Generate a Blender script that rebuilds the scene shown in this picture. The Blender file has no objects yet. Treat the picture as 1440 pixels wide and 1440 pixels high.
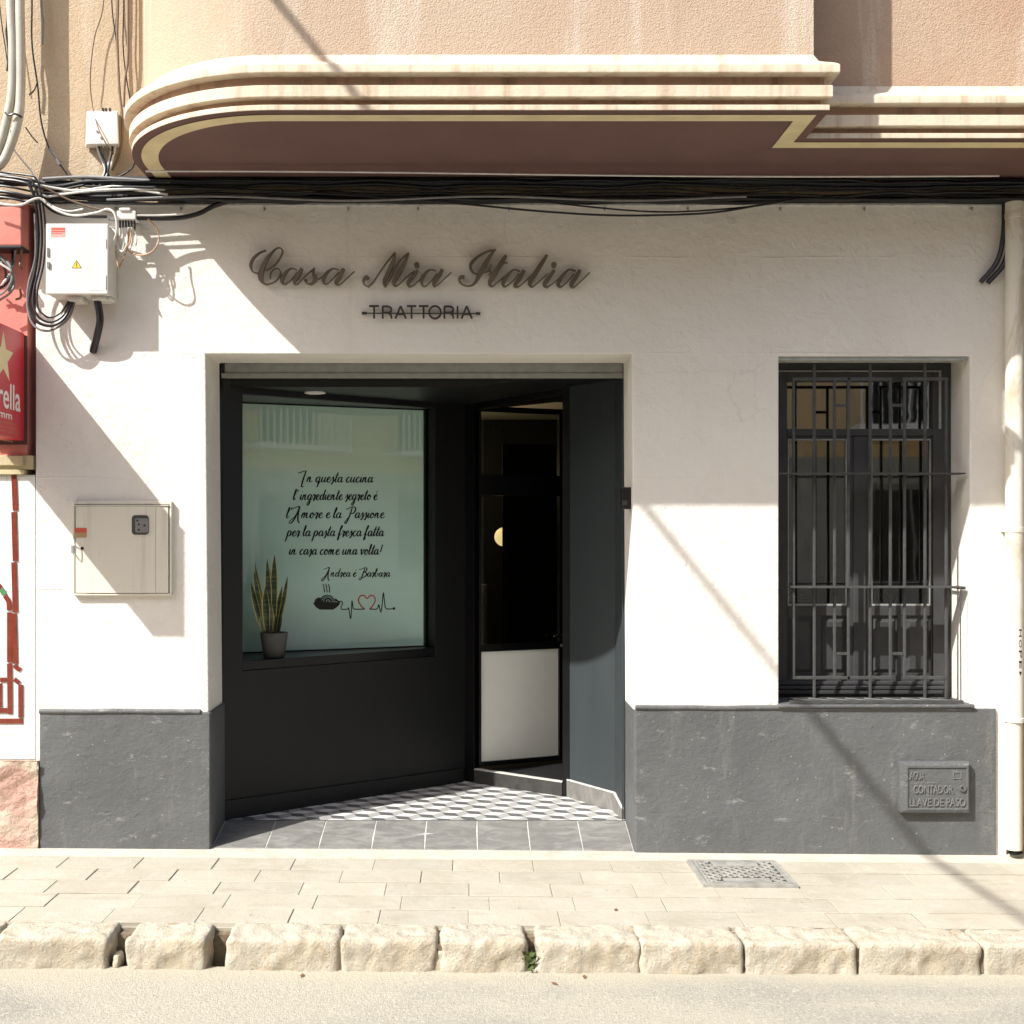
import bpy, bmesh, math, random
from mathutils import Vector, noise
random.seed(7)
R = math.radians
scene = bpy.context.scene
COL = scene.collection

# ------------------------------------------------------------------ camera, sky, sun, exposure
F = 1680.0            # focal length in photo pixels
D = 6.216             # distance from the camera to the facade plane (y = 0)
CX, CZ = -0.222, 1.67
cam_d = bpy.data.cameras.new('Camera')
cam = bpy.data.objects.new('Camera', cam_d); COL.objects.link(cam)
cam.location = (CX, -D, CZ); cam.rotation_euler = (R(90), 0, 0)
cam_d.sensor_width = 36; cam_d.lens = 36 * F / 1440
cam_d.shift_x = 60 / 1440; cam_d.shift_y = 25 / 1440
cam_d.clip_start = 0.05; cam_d.clip_end = 500
scene.camera = cam

SUN = Vector((-1.28, -1.0, 1.60)).normalized()
w = bpy.data.worlds.new('World'); scene.world = w; w.use_nodes = True
nt = w.node_tree; nt.nodes.clear()
sky = nt.nodes.new('ShaderNodeTexSky'); sky.sky_type = 'NISHITA'; sky.sun_disc = False; sky.dust_density = 2.6; sky.ozone_density = 0.4; sky.air_density = 0.9
sky.sun_elevation = math.asin(SUN.z); sky.sun_rotation = math.atan2(SUN.x, SUN.y)
bg = nt.nodes.new('ShaderNodeBackground'); bg.inputs['Strength'].default_value = 0.105
wo = nt.nodes.new('ShaderNodeOutputWorld')
nt.links.new(sky.outputs[0], bg.inputs[0]); nt.links.new(bg.outputs[0], wo.inputs[0])
sl = bpy.data.lights.new('Sun', 'SUN'); sl.energy = 3.3; sl.angle = R(0.53); sl.color = (1, 0.98, 0.935)
so = bpy.data.objects.new('Sun', sl); COL.objects.link(so)
so.rotation_euler = SUN.to_track_quat('Z', 'Y').to_euler()
scene.view_settings.view_transform = 'Standard'; scene.view_settings.look = 'None'
scene.view_settings.exposure = 1.15; scene.view_settings.gamma = 1.0

# ------------------------------------------------------------------ helpers
def W(px, py, y=0.0):
    k = (D + y) / F
    return Vector((CX + (px - 660) * k, y, CZ + (745 - py) * k))
def WX(px, y=0.0): return CX + (px - 660) * (D + y) / F
def WZ(py, y=0.0): return CZ + (745 - py) * (D + y) / F

ORG = {}
def tag(o, label, cat, group=None):
    o['label'] = label; o['category'] = cat
    if group: o['group'] = group
    return o
def thing(name, label, cat, loc=(0, 0, 0), group=None):
    o = bpy.data.objects.new(name, None); COL.objects.link(o)
    o.empty_display_size = 0.1; o.location = loc; ORG[o.name] = Vector(loc)
    return tag(o, label, cat, group)

class MB:
    def __init__(s): s.v = []; s.f = []; s.m = []
    def quad(s, pts, m=0):
        b = len(s.v); s.v += [Vector(p) for p in pts]; s.f.append(tuple(range(b, b + len(pts)))); s.m.append(m)
    def box(s, x0, x1, y0, y1, z0, z1, m=0, T=None):
        T = T or (lambda x, y, z: Vector((x, y, z)))
        if x0 > x1: x0, x1 = x1, x0
        if y0 > y1: y0, y1 = y1, y0
        if z0 > z1: z0, z1 = z1, z0
        b = len(s.v)
        for z in (z0, z1):
            for x, y in ((x0, y0), (x1, y0), (x1, y1), (x0, y1)): s.v.append(T(x, y, z))
        for f in ((3, 2, 1, 0), (4, 5, 6, 7), (0, 1, 5, 4), (1, 2, 6, 5), (2, 3, 7, 6), (3, 0, 4, 7)):
            s.f.append(tuple(b + i for i in f)); s.m.append(m)
    def prism(s, pts, y0, y1, m=0, T=None):
        """outline in (x, z), extruded from y0 (front) to y1 (back)"""
        T = T or (lambda x, y, z: Vector((x, y, z)))
        n = len(pts); b = len(s.v)
        s.v += [T(x, y0, z) for x, z in pts] + [T(x, y1, z) for x, z in pts]
        s.f.append(tuple(range(b, b + n))); s.f.append(tuple(range(b + 2 * n - 1, b + n - 1, -1)))
        s.m += [m, m]
        for i in range(n):
            j = (i + 1) % n
            s.f.append((b + j, b + i, b + n + i, b + n + j)); s.m.append(m)
    def tube(s, pts, r, n=8, m=0, smooth=5, caps=True):
        pts = [Vector(p) for p in pts]
        if smooth and len(pts) > 2: pts = spline(pts, smooth)
        rr = r if callable(r) else (lambda t: r)
        b = len(s.v); N = len(pts); up = None
        for i, p in enumerate(pts):
            d = (pts[min(i + 1, N - 1)] - pts[max(i - 1, 0)])
            if d.length < 1e-9: d = Vector((0, 0, 1))
            d.normalize()
            if up is None:
                up = Vector((0, 0, 1)) if abs(d.z) < 0.9 else Vector((1, 0, 0))
            a = d.cross(up)
            if a.length < 1e-6: a = d.cross(Vector((0.3, 1, 0.2)))
            a.normalize(); c = a.cross(d).normalized(); up = c
            q = rr(i / max(1, N - 1))
            for k in range(n):
                t = 2 * math.pi * k / n
                s.v.append(p + a * (math.cos(t) * q) + c * (math.sin(t) * q))
        for i in range(N - 1):
            for k in range(n):
                k2 = (k + 1) % n
                s.f.append((b + i * n + k, b + i * n + k2, b + (i + 1) * n + k2, b + (i + 1) * n + k)); s.m.append(m)
        if caps:
            s.f.append(tuple(b + k for k in reversed(range(n)))); s.m.append(m)
            s.f.append(tuple(b + (N - 1) * n + k for k in range(n))); s.m.append(m)
    def lathe(s, c, prof, n=24, m=0, axis='z'):
        b = len(s.v)
        for r_, h in prof:
            for k in range(n):
                t = 2 * math.pi * k / n; x, y = math.cos(t) * r_, math.sin(t) * r_
                s.v.append(Vector(c) + (Vector((x, y, h)) if axis == 'z' else Vector((x, h, y))))
        for i in range(len(prof) - 1):
            for k in range(n):
                k2 = (k + 1) % n
                q = (b + i * n + k, b + i * n + k2, b + (i + 1) * n + k2, b + (i + 1) * n + k)
                s.f.append(q if axis == 'z' else q[::-1]); s.m.append(m)
        for e, rev in ((0, True), (len(prof) - 1, False)):
            if prof[e][0] > 1e-6:
                f = [b + e * n + k for k in range(n)]
                if rev: f.reverse()
                s.f.append(tuple(f)); s.m.append(m)
    def build(s, name, mats, parent=None, loc=None, smooth=False, sang=40, bevel=0.0, bseg=2, label=None):
        me = bpy.data.meshes.new(name)
        org = Vector(loc) if loc is not None else (ORG.get(parent.name, Vector()) if parent else Vector())
        me.from_pydata([tuple(v - org) for v in s.v], [], s.f)
        if not isinstance(mats, (list, tuple)): mats = [mats]
        for mt in mats: me.materials.append(mt)
        me.polygons.foreach_set('material_index', s.m)
        bm = bmesh.new(); bm.from_mesh(me)
        bmesh.ops.remove_doubles(bm, verts=bm.verts, dist=1e-5)
        bmesh.ops.recalc_face_normals(bm, faces=bm.faces)
        if bevel:
            ed = [e for e in bm.edges if len(e.link_faces) == 2 and e.calc_face_angle(0) > R(35)]
            bmesh.ops.bevel(bm, geom=ed, offset=bevel, segments=bseg, affect='EDGES', profile=0.5, clamp_overlap=True)
        bm.to_mesh(me); bm.free()
        if smooth:
            for p in me.polygons: p.use_smooth = True
            try: me.set_sharp_from_angle(angle=R(sang))
            except Exception: pass
        o = bpy.data.objects.new(name, me); COL.objects.link(o)
        if parent:
            o.parent = parent
        elif loc is not None: o.location = loc
        ORG[o.name] = org
        if label: o['label'] = label
        return o

def spline(p, k):
    out = []; n = len(p)
    for i in range(n - 1):
        a = p[max(i - 1, 0)]; b = p[i]; c = p[i + 1]; d = p[min(i + 2, n - 1)]
        for j in range(k):
            t = j / k
            out.append(0.5 * ((2 * b) + (c - a) * t + (2 * a - 5 * b + 4 * c - d) * t * t + (3 * b - a - 3 * c + d) * t ** 3))
    out.append(p[-1]); return out

def grid_solid(mb, xs, zs, solid, y0, y1, m=0, T=None):
    T = T or (lambda x, y, z: Vector((x, y, z)))
    nx, nz = len(xs) - 1, len(zs) - 1
    S = lambda i, j: 0 <= i < nx and 0 <= j < nz and solid(i, j)
    for i in range(nx):
        for j in range(nz):
            if not S(i, j): continue
            x0, x1, z0, z1 = xs[i], xs[i + 1], zs[j], zs[j + 1]
            mb.quad([T(x0, y0, z0), T(x1, y0, z0), T(x1, y0, z1), T(x0, y0, z1)], m)
            mb.quad([T(x1, y1, z0), T(x0, y1, z0), T(x0, y1, z1), T(x1, y1, z1)], m)
            if not S(i - 1, j): mb.quad([T(x0, y1, z0), T(x0, y0, z0), T(x0, y0, z1), T(x0, y1, z1)], m)
            if not S(i + 1, j): mb.quad([T(x1, y0, z0), T(x1, y1, z0), T(x1, y1, z1), T(x1, y0, z1)], m)
            if not S(i, j - 1): mb.quad([T(x0, y1, z0), T(x1, y1, z0), T(x1, y0, z0), T(x0, y0, z0)], m)
            if not S(i, j + 1): mb.quad([T(x0, y0, z1), T(x1, y0, z1), T(x1, y1, z1), T(x0, y1, z1)], m)

def ribbon(mb, pts, T, o0, o1=None, k=5, m=0, tilt=0.0006):
    """pen stroke: pts = (x, z, width); T(x, off, z) places it; o0 = front offset, o1 = back offset (None: flat)"""
    P = [Vector((p[0], p[1], p[2])) for p in pts]
    if len(P) > 2: P = spline(P, k)
    L = []; Rr = []; n = len(P)
    for i, p in enumerate(P):
        d = P[min(i + 1, n - 1)] - P[max(i - 1, 0)]; d = Vector((d.x, d.y))
        if d.length < 1e-9: d = Vector((1, 0))
        d.normalize(); q = Vector((-d.y, d.x)) * (max(p.z, 1e-4) / 2)
        L.append((p.x + q.x, p.y + q.y)); Rr.append((p.x - q.x, p.y - q.y))
    for i in range(n - 1):
        f0 = o0 + tilt * i / n; f1 = o0 + tilt * (i + 1) / n
        mb.quad([T(Rr[i][0], f0, Rr[i][1]), T(Rr[i + 1][0], f1, Rr[i + 1][1]), T(L[i + 1][0], f1, L[i + 1][1]), T(L[i][0], f0, L[i][1])], m)
        if o1 is not None:
            for A, rev in ((L, False), (Rr, True)):
                q = [T(A[i][0], f0, A[i][1]), T(A[i + 1][0], f1, A[i + 1][1]), T(A[i + 1][0], o1, A[i + 1][1]), T(A[i][0], o1, A[i][1])]
                mb.quad(q[::-1] if rev else q, m)
    if o1 is not None:
        for i in (0, n - 1):
            f0 = o0 + tilt * i / n
            mb.quad([T(L[i][0], f0, L[i][1]), T(Rr[i][0], f0, Rr[i][1]), T(Rr[i][0], o1, Rr[i][1]), T(L[i][0], o1, L[i][1])], m)

def disc(mb, x, z, r, T, o0, o1=None, n=16, m=0):
    pts = [(x + r * math.cos(2 * math.pi * i / n), z + r * math.sin(2 * math.pi * i / n)) for i in range(n)]
    if o1 is None: mb.quad([T(a, o0, b) for a, b in pts], m)
    else: mb.prism(pts, o0, o1, m, T)

def font_polys(text, bold=0.0):
    cu = bpy.data.curves.new('tmp', 'FONT'); cu.body = text; cu.size = 1.0; cu.offset = bold; cu.resolution_u = 3
    ob = bpy.data.objects.new('tmp', cu); COL.objects.link(ob)
    dg = bpy.context.evaluated_depsgraph_get(); ev = ob.evaluated_get(dg); me = ev.to_mesh()
    vs = [v.co.copy() for v in me.vertices]; fs = [tuple(p.vertices) for p in me.polygons]
    es = {}
    for f in fs:
        for a, b in zip(f, f[1:] + f[:1]):
            if (b, a) in es: es.pop((b, a))
            else: es[(a, b)] = 1
    ev.to_mesh_clear(); bpy.data.objects.remove(ob); bpy.data.curves.remove(cu)
    return vs, fs, list(es)
def font_text(mb, text, x0, x1, z0, z1, T, o0, o1=None, bold=0.0, m=0):
    """text fitted into the box x0..x1, z0..z1 (box of the letters themselves)"""
    vs, fs, es = font_polys(text, bold)
    ax = min(v.x for v in vs); bx = max(v.x for v in vs); ay = min(v.y for v in vs); by = max(v.y for v in vs)
    g = lambda v: (x0 + (v.x - ax) / (bx - ax) * (x1 - x0), z0 + (v.y - ay) / (by - ay) * (z1 - z0))
    for f in fs: mb.quad([T(g(vs[i])[0], o0, g(vs[i])[1]) for i in f], m)
    if o1 is not None:
        for a, b in es:
            A, B = g(vs[a]), g(vs[b])
            mb.quad([T(A[0], o0, A[1]), T(B[0], o0, B[1]), T(B[0], o1, B[1]), T(A[0], o1, A[1])], m)

# ------------------------------------------------------------------ materials
def lin(r, g, b):
    f = lambda c: (c / 255 / 12.92) if c / 255 <= 0.04045 else ((c / 255 + 0.055) / 1.055) ** 2.4
    return (f(r), f(g), f(b))
class Mat:
    def __init__(s, name, rough=0.6, spec=0.5, metal=0.0):
        s.m = bpy.data.materials.new(name); s.m.use_nodes = True
        s.n = s.m.node_tree.nodes; s.l = s.m.node_tree.links
        s.b = s.n['Principled BSDF']; s.b.inputs['Roughness'].default_value = rough
        s.b.inputs['Specular IOR Level'].default_value = spec; s.b.inputs['Metallic'].default_value = metal
        s.tc = s.n.new('ShaderNodeTexCoord'); s.h = None; s.c = None
    def coord(s, scale=(1, 1, 1)):
        mp = s.n.new('ShaderNodeMapping'); mp.inputs['Scale'].default_value = scale
        s.l.new(s.tc.outputs['Object'], mp.inputs[0]); return mp.outputs[0]
    def noise(s, scale, detail=4, rough=0.55, st=(1, 1, 1), dist=0.0):
        t = s.n.new('ShaderNodeTexNoise'); t.inputs['Scale'].default_value = scale; t.inputs['Detail'].default_value = detail
        t.inputs['Roughness'].default_value = rough; t.inputs['Distortion'].default_value = dist
        s.l.new(s.coord(st), t.inputs['Vector']); return t.outputs['Fac']
    def voro(s, scale, feature='F1', st=(1, 1, 1)):
        t = s.n.new('ShaderNodeTexVoronoi'); t.feature = feature; t.inputs['Scale'].default_value = scale
        s.l.new(s.coord(st), t.inputs['Vector']); return t.outputs['Distance']
    def cracks(s, scale, width=0.006):
        n = s.n.new('ShaderNodeTexNoise'); n.inputs['Scale'].default_value = 3.0; n.inputs['Detail'].default_value = 5; s.l.new(s.tc.outputs['Object'], n.inputs['Vector'])
        mx = s.n.new('ShaderNodeMix'); mx.data_type = 'VECTOR'; mx.inputs['Factor'].default_value = 0.22
        s.l.new(s.tc.outputs['Object'], mx.inputs['A']); s.l.new(n.outputs['Color'], mx.inputs['B'])
        t = s.n.new('ShaderNodeTexVoronoi'); t.feature = 'DISTANCE_TO_EDGE'; t.inputs['Scale'].default_value = scale; s.l.new(mx.outputs['Result'], t.inputs['Vector'])
        return s.math('MULTIPLY', s.ramp(t.outputs['Distance'], width, 0.0), s.ramp(s.noise(1.1, 3), 0.52, 0.60))
    def ramp(s, fac, a, b):
        r = s.n.new('ShaderNodeMapRange'); r.clamp = True
        r.inputs['From Min'].default_value = a; r.inputs['From Max'].default_value = b
        s.l.new(fac, r.inputs['Value']); return r.outputs[0]
    def math(s, op, a, b=None):
        n = s.n.new('ShaderNodeMath'); n.operation = op
        for i, x in enumerate((a, b)):
            if x is None: continue
            if isinstance(x, (int, float)): n.inputs[i].default_value = x
            else: s.l.new(x, n.inputs[i])
        return n.outputs[0]
    def color(s, c): s.c = c; s.b.inputs['Base Color'].default_value = (*c, 1); return s
    def mix(s, fac, c2, amt=1.0, mode='MIX'):
        n = s.n.new('ShaderNodeMix'); n.data_type = 'RGBA'; n.blend_type = mode
        if amt != 1.0: fac = s.math('MULTIPLY', fac, amt)
        s.l.new(fac, n.inputs['Factor'])
        if isinstance(s.c, tuple): n.inputs['A'].default_value = (*s.c, 1)
        else: s.l.new(s.c, n.inputs['A'])
        n.inputs['B'].default_value = (*c2, 1)
        s.c = n.outputs['Result']; s.l.new(s.c, s.b.inputs['Base Color']); return s
    def bump(s, fac, dist, strength=1.0):
        n = s.n.new('ShaderNodeBump'); n.inputs['Distance'].default_value = dist; n.inputs['Strength'].default_value = strength
        s.l.new(fac, n.inputs['Height'])
        if s.h is not None: s.l.new(s.h, n.inputs['Normal'])
        s.h = n.outputs[0]; s.l.new(s.h, s.b.inputs['Normal']); return s
def simple(name, c, rough=0.5, spec=0.5, metal=0.0, var=0.15, vs=12, bump=0.0, bs=60):
    M = Mat(name, rough, spec, metal).color(c)
    if var: M.mix(M.ramp(M.noise(vs), 0.35, 0.7), tuple(x * (1 - var) for x in c))
    if bump: M.bump(M.noise(bs), bump)
    return M.m

# white lime wash over old plaster, with repaired seams and scratches
M = Mat('white_plaster', 0.85, 0.25).color((0.77, 0.735, 0.675))
M.mix(M.ramp(M.noise(2.2, 5), 0.45, 0.8), (0.715, 0.665, 0.585), 0.7)
M.mix(M.ramp(M.noise(60, 3, st=(1, 1, 0.4)), 0.70, 0.78), (0.60, 0.56, 0.50), 0.35)
M.mix(M.cracks(1.5, 0.005), (0.46, 0.42, 0.36), 0.22)
M.mix(M.ramp(M.noise(3.0, 5, 0.65, st=(2.2, 1, 0.16)), 0.60, 0.78), (0.64, 0.58, 0.49), 0.45)
M.bump(M.cracks(1.5, 0.006), -0.0015, 0.4)
M.bump(M.noise(4, 4, 0.55), 0.016, 0.6)
M.bump(M.noise(16, 5, 0.6), 0.006, 0.5)
M.bump(M.ramp(M.noise(20, 5, 0.6, dist=0.6), 0.50, 0.72), 0.0022, 0.7)
M.bump(M.ramp(M.noise(30, 2, 0.5, st=(0.5, 1, 1.1), dist=1.2), 0.66, 0.72), 0.0016, 0.5)
M.bump(M.noise(160, 3), 0.0006, 0.5)
sep = M.n.new('ShaderNodeSeparateXYZ'); M.l.new(M.tc.outputs['Object'], sep.inputs[0])
wob = M.math('MULTIPLY', M.math('SUBTRACT', M.noise(3.0, 3), 0.5), 0.02)
zz = M.math('ADD', sep.outputs['Z'], wob)
for py in (497, 672, 828, 362):
    d_ = M.math('ABSOLUTE', M.math('SUBTRACT', zz, WZ(py)))
    M.bump(M.math('MULTIPLY', M.ramp(d_, 0.007, 0.001), M.ramp(M.noise(1.6, 2), 0.44, 0.58)), 0.0022, 0.8)
WHITE = M.m
# grey painted plinth
def grey_paint(name, c, rough=0.55):
    M = Mat(name, rough, 0.35).color(c)
    M.mix(M.ramp(M.noise(2.2, 5, 0.6), 0.38, 0.75), tuple(x * 1.35 for x in c), 0.9)
    M.mix(M.ramp(M.noise(14, 7, 0.72, st=(0.6, 1, 1.5)), 0.60, 0.72), (0.40, 0.40, 0.38), 0.55)
    M.mix(M.ramp(M.noise(60, 4, 0.7, st=(0.35, 1, 1.6)), 0.66, 0.74), (0.50, 0.50, 0.48), 0.7)
    M.mix(M.cracks(2.3, 0.006), (0.07, 0.07, 0.07), 0.25)
    M.mix(M.ramp(M.noise(5, 6, 0.7, st=(1.5, 1, 0.3)), 0.56, 0.72), (0.22, 0.215, 0.20), 0.5)
    M.mix(M.ramp(M.voro(13), 0.06, 0.03), (0.50, 0.50, 0.48), 0.6)
    M.mix(M.ramp(M.noise(34, 6, 0.75, st=(1.4, 1, 0.8)), 0.66, 0.71), (0.48, 0.48, 0.46), 0.6)
    M.bump(M.noise(5, 6, 0.62), 0.014, 0.55)
    M.bump(M.noise(38, 6, 0.7, st=(0.8, 1, 1.1)), 0.006, 0.8)
    M.bump(M.ramp(M.noise(16, 4, 0.6), 0.62, 0.70), 0.002, 0.6)
    M.bump(M.noise(140, 3), 0.001, 0.6)
    return M.m
PLINTH = grey_paint('grey_plinth_paint', (0.104, 0.107, 0.107))
# ochre / salmon stucco
def stucco(name, c, c2, streak):
    M = Mat(name, 0.9, 0.15).color(c)
    M.mix(M.ramp(M.noise(1.3, 4), 0.40, 0.65), c2)
    M.mix(M.ramp(M.noise(3.2, 5, 0.6, st=(1.8, 1.8, 0.18), dist=0.3), 0.54, 0.68), streak, 0.9)
    M.mix(M.ramp(M.noise(2.6, 5, 0.65, st=(1.5, 1.5, 0.25)), 0.58, 0.75), tuple(x * .72 for x in c), 0.6)
    M.mix(M.ramp(M.noise(110, 3), 0.45, 0.62), tuple(x * 0.80 for x in c), 0.45)
    M.bump(M.noise(125, 3, 0.6), 0.006, 0.8)
    M.bump(M.noise(45, 3, 0.6), 0.005, 0.5)
    return M.m
STUCCO_B = stucco('salmon_stucco', (0.505, 0.395, 0.29), (0.475, 0.345, 0.245), (0.59, 0.505, 0.41))
STUCCO_R = stucco('rose_stucco', (0.50, 0.36, 0.255), (0.45, 0.295, 0.20), (0.66, 0.56, 0.45))
STUCCO_O = stucco('ochre_stucco', (0.505, 0.39, 0.265), (0.53, 0.43, 0.305), (0.58, 0.495, 0.385))
# cream mouldings with run-off stains
M = Mat('cream_moulding', 0.8, 0.2).color((0.64, 0.55, 0.42))
M.mix(M.ramp(M.noise(6, 5, 0.65, st=(2.6, 2.6, 0.10)), 0.50, 0.68), (0.42, 0.29, 0.195), 0.75)
M.mix(M.ramp(M.noise(26, 5, 0.7), 0.62, 0.72), (0.42, 0.32, 0.23), 0.4)
M.bump(M.noise(7, 4), 0.012, 0.5)
M.mix(M.ramp(M.noise(4, 4, 0.6), 0.5, 0.8), (0.66, 0.585, 0.465), 0.5)
M.bump(M.noise(40, 4), 0.003, 0.6); CREAM = M.m
M = Mat('brown_groove', 0.85, 0.2).color((0.47, 0.31, 0.22))
M.mix(M.ramp(M.noise(5, 4, 0.6, st=(2.5, 2.5, 0.15)), 0.50, 0.72), (0.22, 0.135, 0.095), 0.8)
M.bump(M.noise(40, 4), 0.003, 0.6); GROOVE = M.m
M = Mat('brown_soffit', 0.75, 0.3).color((0.130, 0.072, 0.064))
M.mix(M.ramp(M.noise(2.5, 5), 0.42, 0.72), (0.16, 0.09, 0.08), 0.8)
M.bump(M.noise(30, 4), 0.003, 0.5); SOFFIT = M.m
OCHRE_P = simple('faded_ochre_band', (0.30, 0.235, 0.15), 0.85, 0.2, var=0.35, vs=7, bump=0.004)
CREAM_BAND = simple('cream_band_paint', (0.70, 0.60, 0.36), 0.7, 0.3, var=0.2, vs=6, bump=0.002)
# entrance
M = Mat('charcoal_paint', 0.45, 0.32).color((0.0078, 0.0081, 0.0088))
M.mix(M.ramp(M.noise(1.2, 4, 0.5, st=(1, 1, 0.5)), 0.40, 0.8), (0.0095, 0.0096, 0.0100), 0.9)
M.mix(M.ramp(M.noise(55, 4, 0.7), 0.66, 0.74), (0.035, 0.034, 0.032), 0.35)
M.bump(M.noise(25, 3), 0.0008, 0.7); CHARCOAL = M.m
M = Mat('slate_blue_paint', 0.6, 0.3).color((0.034, 0.041, 0.044))
M.mix(M.ramp(M.noise(4, 5, st=(1.5, 1.5, 0.4)), 0.45, 0.75), (0.042, 0.05, 0.053), 0.7)
M.mix(M.ramp(M.voro(16), 0.04, 0.02), (0.35, 0.36, 0.36), 0.5); M.bump(M.noise(30, 4), 0.0015, 0.6); SLATE = M.m
BLACK = simple('black_lacquer', (0.0035, 0.0035, 0.004), 0.3, 0.35, var=0.1, vs=5)
RAIL = simple('grey_metal_rail', (0.33, 0.34, 0.32), 0.5, 0.5, metal=0.3, var=0.2, vs=20)
LIGHT_TRIM = simple('pale_grout_trim', (0.60, 0.59, 0.55), 0.8, 0.2, var=0.3, vs=30, bump=0.002)
def stone_tile(name, c, c2, c3):
    M = Mat(name, 0.45, 0.4).color(c)
    M.mix(M.ramp(M.noise(5, 7, 0.65, st=(1, 2.2, 1), dist=1.4), 0.42, 0.62), c2, 0.9)
    M.mix(M.ramp(M.noise(22, 6, 0.7, st=(1, 2, 1), dist=1.0), 0.55, 0.7), c3, 0.6)
    M.bump(M.noise(35, 5), 0.002, 0.7); return M.m
SLATE_TILE = stone_tile('grey_slate_tile', (0.175, 0.172, 0.162), (0.27, 0.265, 0.245), (0.115, 0.114, 0.11))
SKIRT = stone_tile('grey_stone_skirting', (0.15, 0.145, 0.135), (0.22, 0.21, 0.195), (0.10, 0.098, 0.092)); RISER = stone_tile('shaded_stone_riser', (0.035, 0.034, 0.032), (0.055, 0.053, 0.05), (0.025, 0.024, 0.023))  # riser: grey stone with its shadow put into a darker colour
def tile_m(name, c): return simple(name, c, 0.35, 0.4, var=0.12, vs=25, bump=0.0005, bs=80)
T_WHITE = tile_m('cement_tile_white', (0.78, 0.77, 0.74)); T_GREY = tile_m('cement_tile_grey', (0.42, 0.415, 0.40)); T_DARK = tile_m('cement_tile_dark', (0.135, 0.135, 0.135))
# glass
def glass(name, tint, mirror, trans):
    m = bpy.data.materials.new(name); m.use_nodes = True; n = m.node_tree.nodes; l = m.node_tree.links; n.clear()
    o = n.new('ShaderNodeOutputMaterial'); mx = n.new('ShaderNodeMixShader'); g = n.new('ShaderNodeBsdfGlossy'); g.inputs['Roughness'].default_value = 0.02
    g.inputs['Color'].default_value = (0.95, 0.97, 0.95, 1)
    t = n.new('ShaderNodeBsdfTransparent'); t.inputs['Color'].default_value = (*tint, 1)
    lw = n.new('ShaderNodeLayerWeight'); lw.inputs['Blend'].default_value = 0.35
    mr = n.new('ShaderNodeMapRange'); mr.inputs['To Min'].default_value = mirror; mr.inputs['To Max'].default_value = 0.9
    l.new(lw.outputs['Fresnel'], mr.inputs['Value']); l.new(mr.outputs[0], mx.inputs[0]); l.new(t.outputs[0], mx.inputs[1]); l.new(g.outputs[0], mx.inputs[2])
    tx = n.new('ShaderNodeTexNoise'); tx.inputs['Scale'].default_value = 2.0
    bp = n.new('ShaderNodeBump'); bp.inputs['Distance'].default_value = 0.0015; bp.inputs['Strength'].default_value = 0.3
    l.new(tx.outputs['Fac'], bp.inputs['Height']); l.new(bp.outputs[0], g.inputs['Normal'])
    l.new(mx.outputs[0], o.inputs[0]); return m
GLASS = glass('window_glass', (0.75, 0.78, 0.76), 0.06, 0.7)
GLASS_OLD = glass('old_window_glass', (0.60, 0.61, 0.59), 0.17, 0.6)
M = Mat('frosted_vinyl_glass', 0.6, 0.5).color((0.47, 0.70, 0.585))
M.mix(M.ramp(M.noise(1.5, 2), 0.4, 0.7), (0.44, 0.655, 0.55), 0.7)
M.b.inputs['Coat Weight'].default_value = 1.0; M.b.inputs['Coat Roughness'].default_value = 0.015; M.b.inputs['Coat IOR'].default_value = 2.3
FROST = M.m
FILM = simple('white_frosted_film', (0.86, 0.87, 0.80), 0.5, 0.5, var=0.04, vs=4)
VINYL = simple('black_vinyl', (0.010, 0.011, 0.010), 0.4, 0.3, var=0)
VINYL_RED = simple('red_vinyl', (0.42, 0.045, 0.035), 0.4, 0.3, var=0)
# grounds
def paving(name, k):
    q_ = lambda c: tuple(x * k for x in c)
    M = Mat(name, 0.8, 0.25).color(q_((0.435, 0.405, 0.335)))
    M.mix(M.ramp(M.noise(1.8, 5, 0.6), 0.40, 0.66), q_((0.375, 0.34, 0.27)), 0.85)
    M.mix(M.ramp(M.noise(9, 6, 0.65, dist=0.8), 0.52, 0.72), q_((0.475, 0.45, 0.385)), 0.8)
    M.mix(M.ramp(M.noise(5, 6, 0.7, st=(0.5, 1.6, 1)), 0.56, 0.70), q_((0.33, 0.29, 0.225)), 0.7)
    M.mix(M.ramp(M.noise(70, 4, 0.7), 0.58, 0.72), (0.32, 0.27, 0.20), 0.6)
    M.mix(M.ramp(M.voro(7), 0.07, 0.04), (0.24, 0.21, 0.165), 0.7)
    M.bump(M.noise(14, 6, 0.65), 0.008, 0.7); M.bump(M.noise(110, 4), 0.003, 0.8); return M.m
PAVE = paving('limestone_paving', 1.0); PAVE_D = paving('darker_limestone_paving', 0.95); PAVE_L = paving('paler_limestone_paving', 1.05)
M = Mat('paving_grout', 0.95, 0.1).color((0.34, 0.305, 0.24)); M.mix(M.ramp(M.noise(3, 4), 0.48, 0.64), (0.14, 0.12, 0.09), 0.75)
M.bump(M.noise(80, 4), 0.004, 0.8); GROUT = M.m
M = Mat('mortar_strip', 0.9, 0.15).color((0.54, 0.50, 0.42)); M.mix(M.ramp(M.noise(7, 6, 0.65), 0.45, 0.7), (0.40, 0.37, 0.30), 0.8)
M.bump(M.noise(30, 5), 0.006, 0.8); MORTAR = M.m
M = Mat('packed_dirt', 0.95, 0.1).color((0.24, 0.195, 0.135)); M.mix(M.ramp(M.noise(9, 6, 0.7), 0.42, 0.66), (0.11, 0.085, 0.06), 0.9); M.mix(M.ramp(M.noise(40, 4, 0.7), 0.6, 0.7), (0.45, 0.40, 0.31), 0.7); M.bump(M.noise(45, 6, 0.7), 0.012, 1.0); DIRT = M.m
M = Mat('rough_limestone', 0.9, 0.2).color((0.55, 0.50, 0.40))
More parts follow.
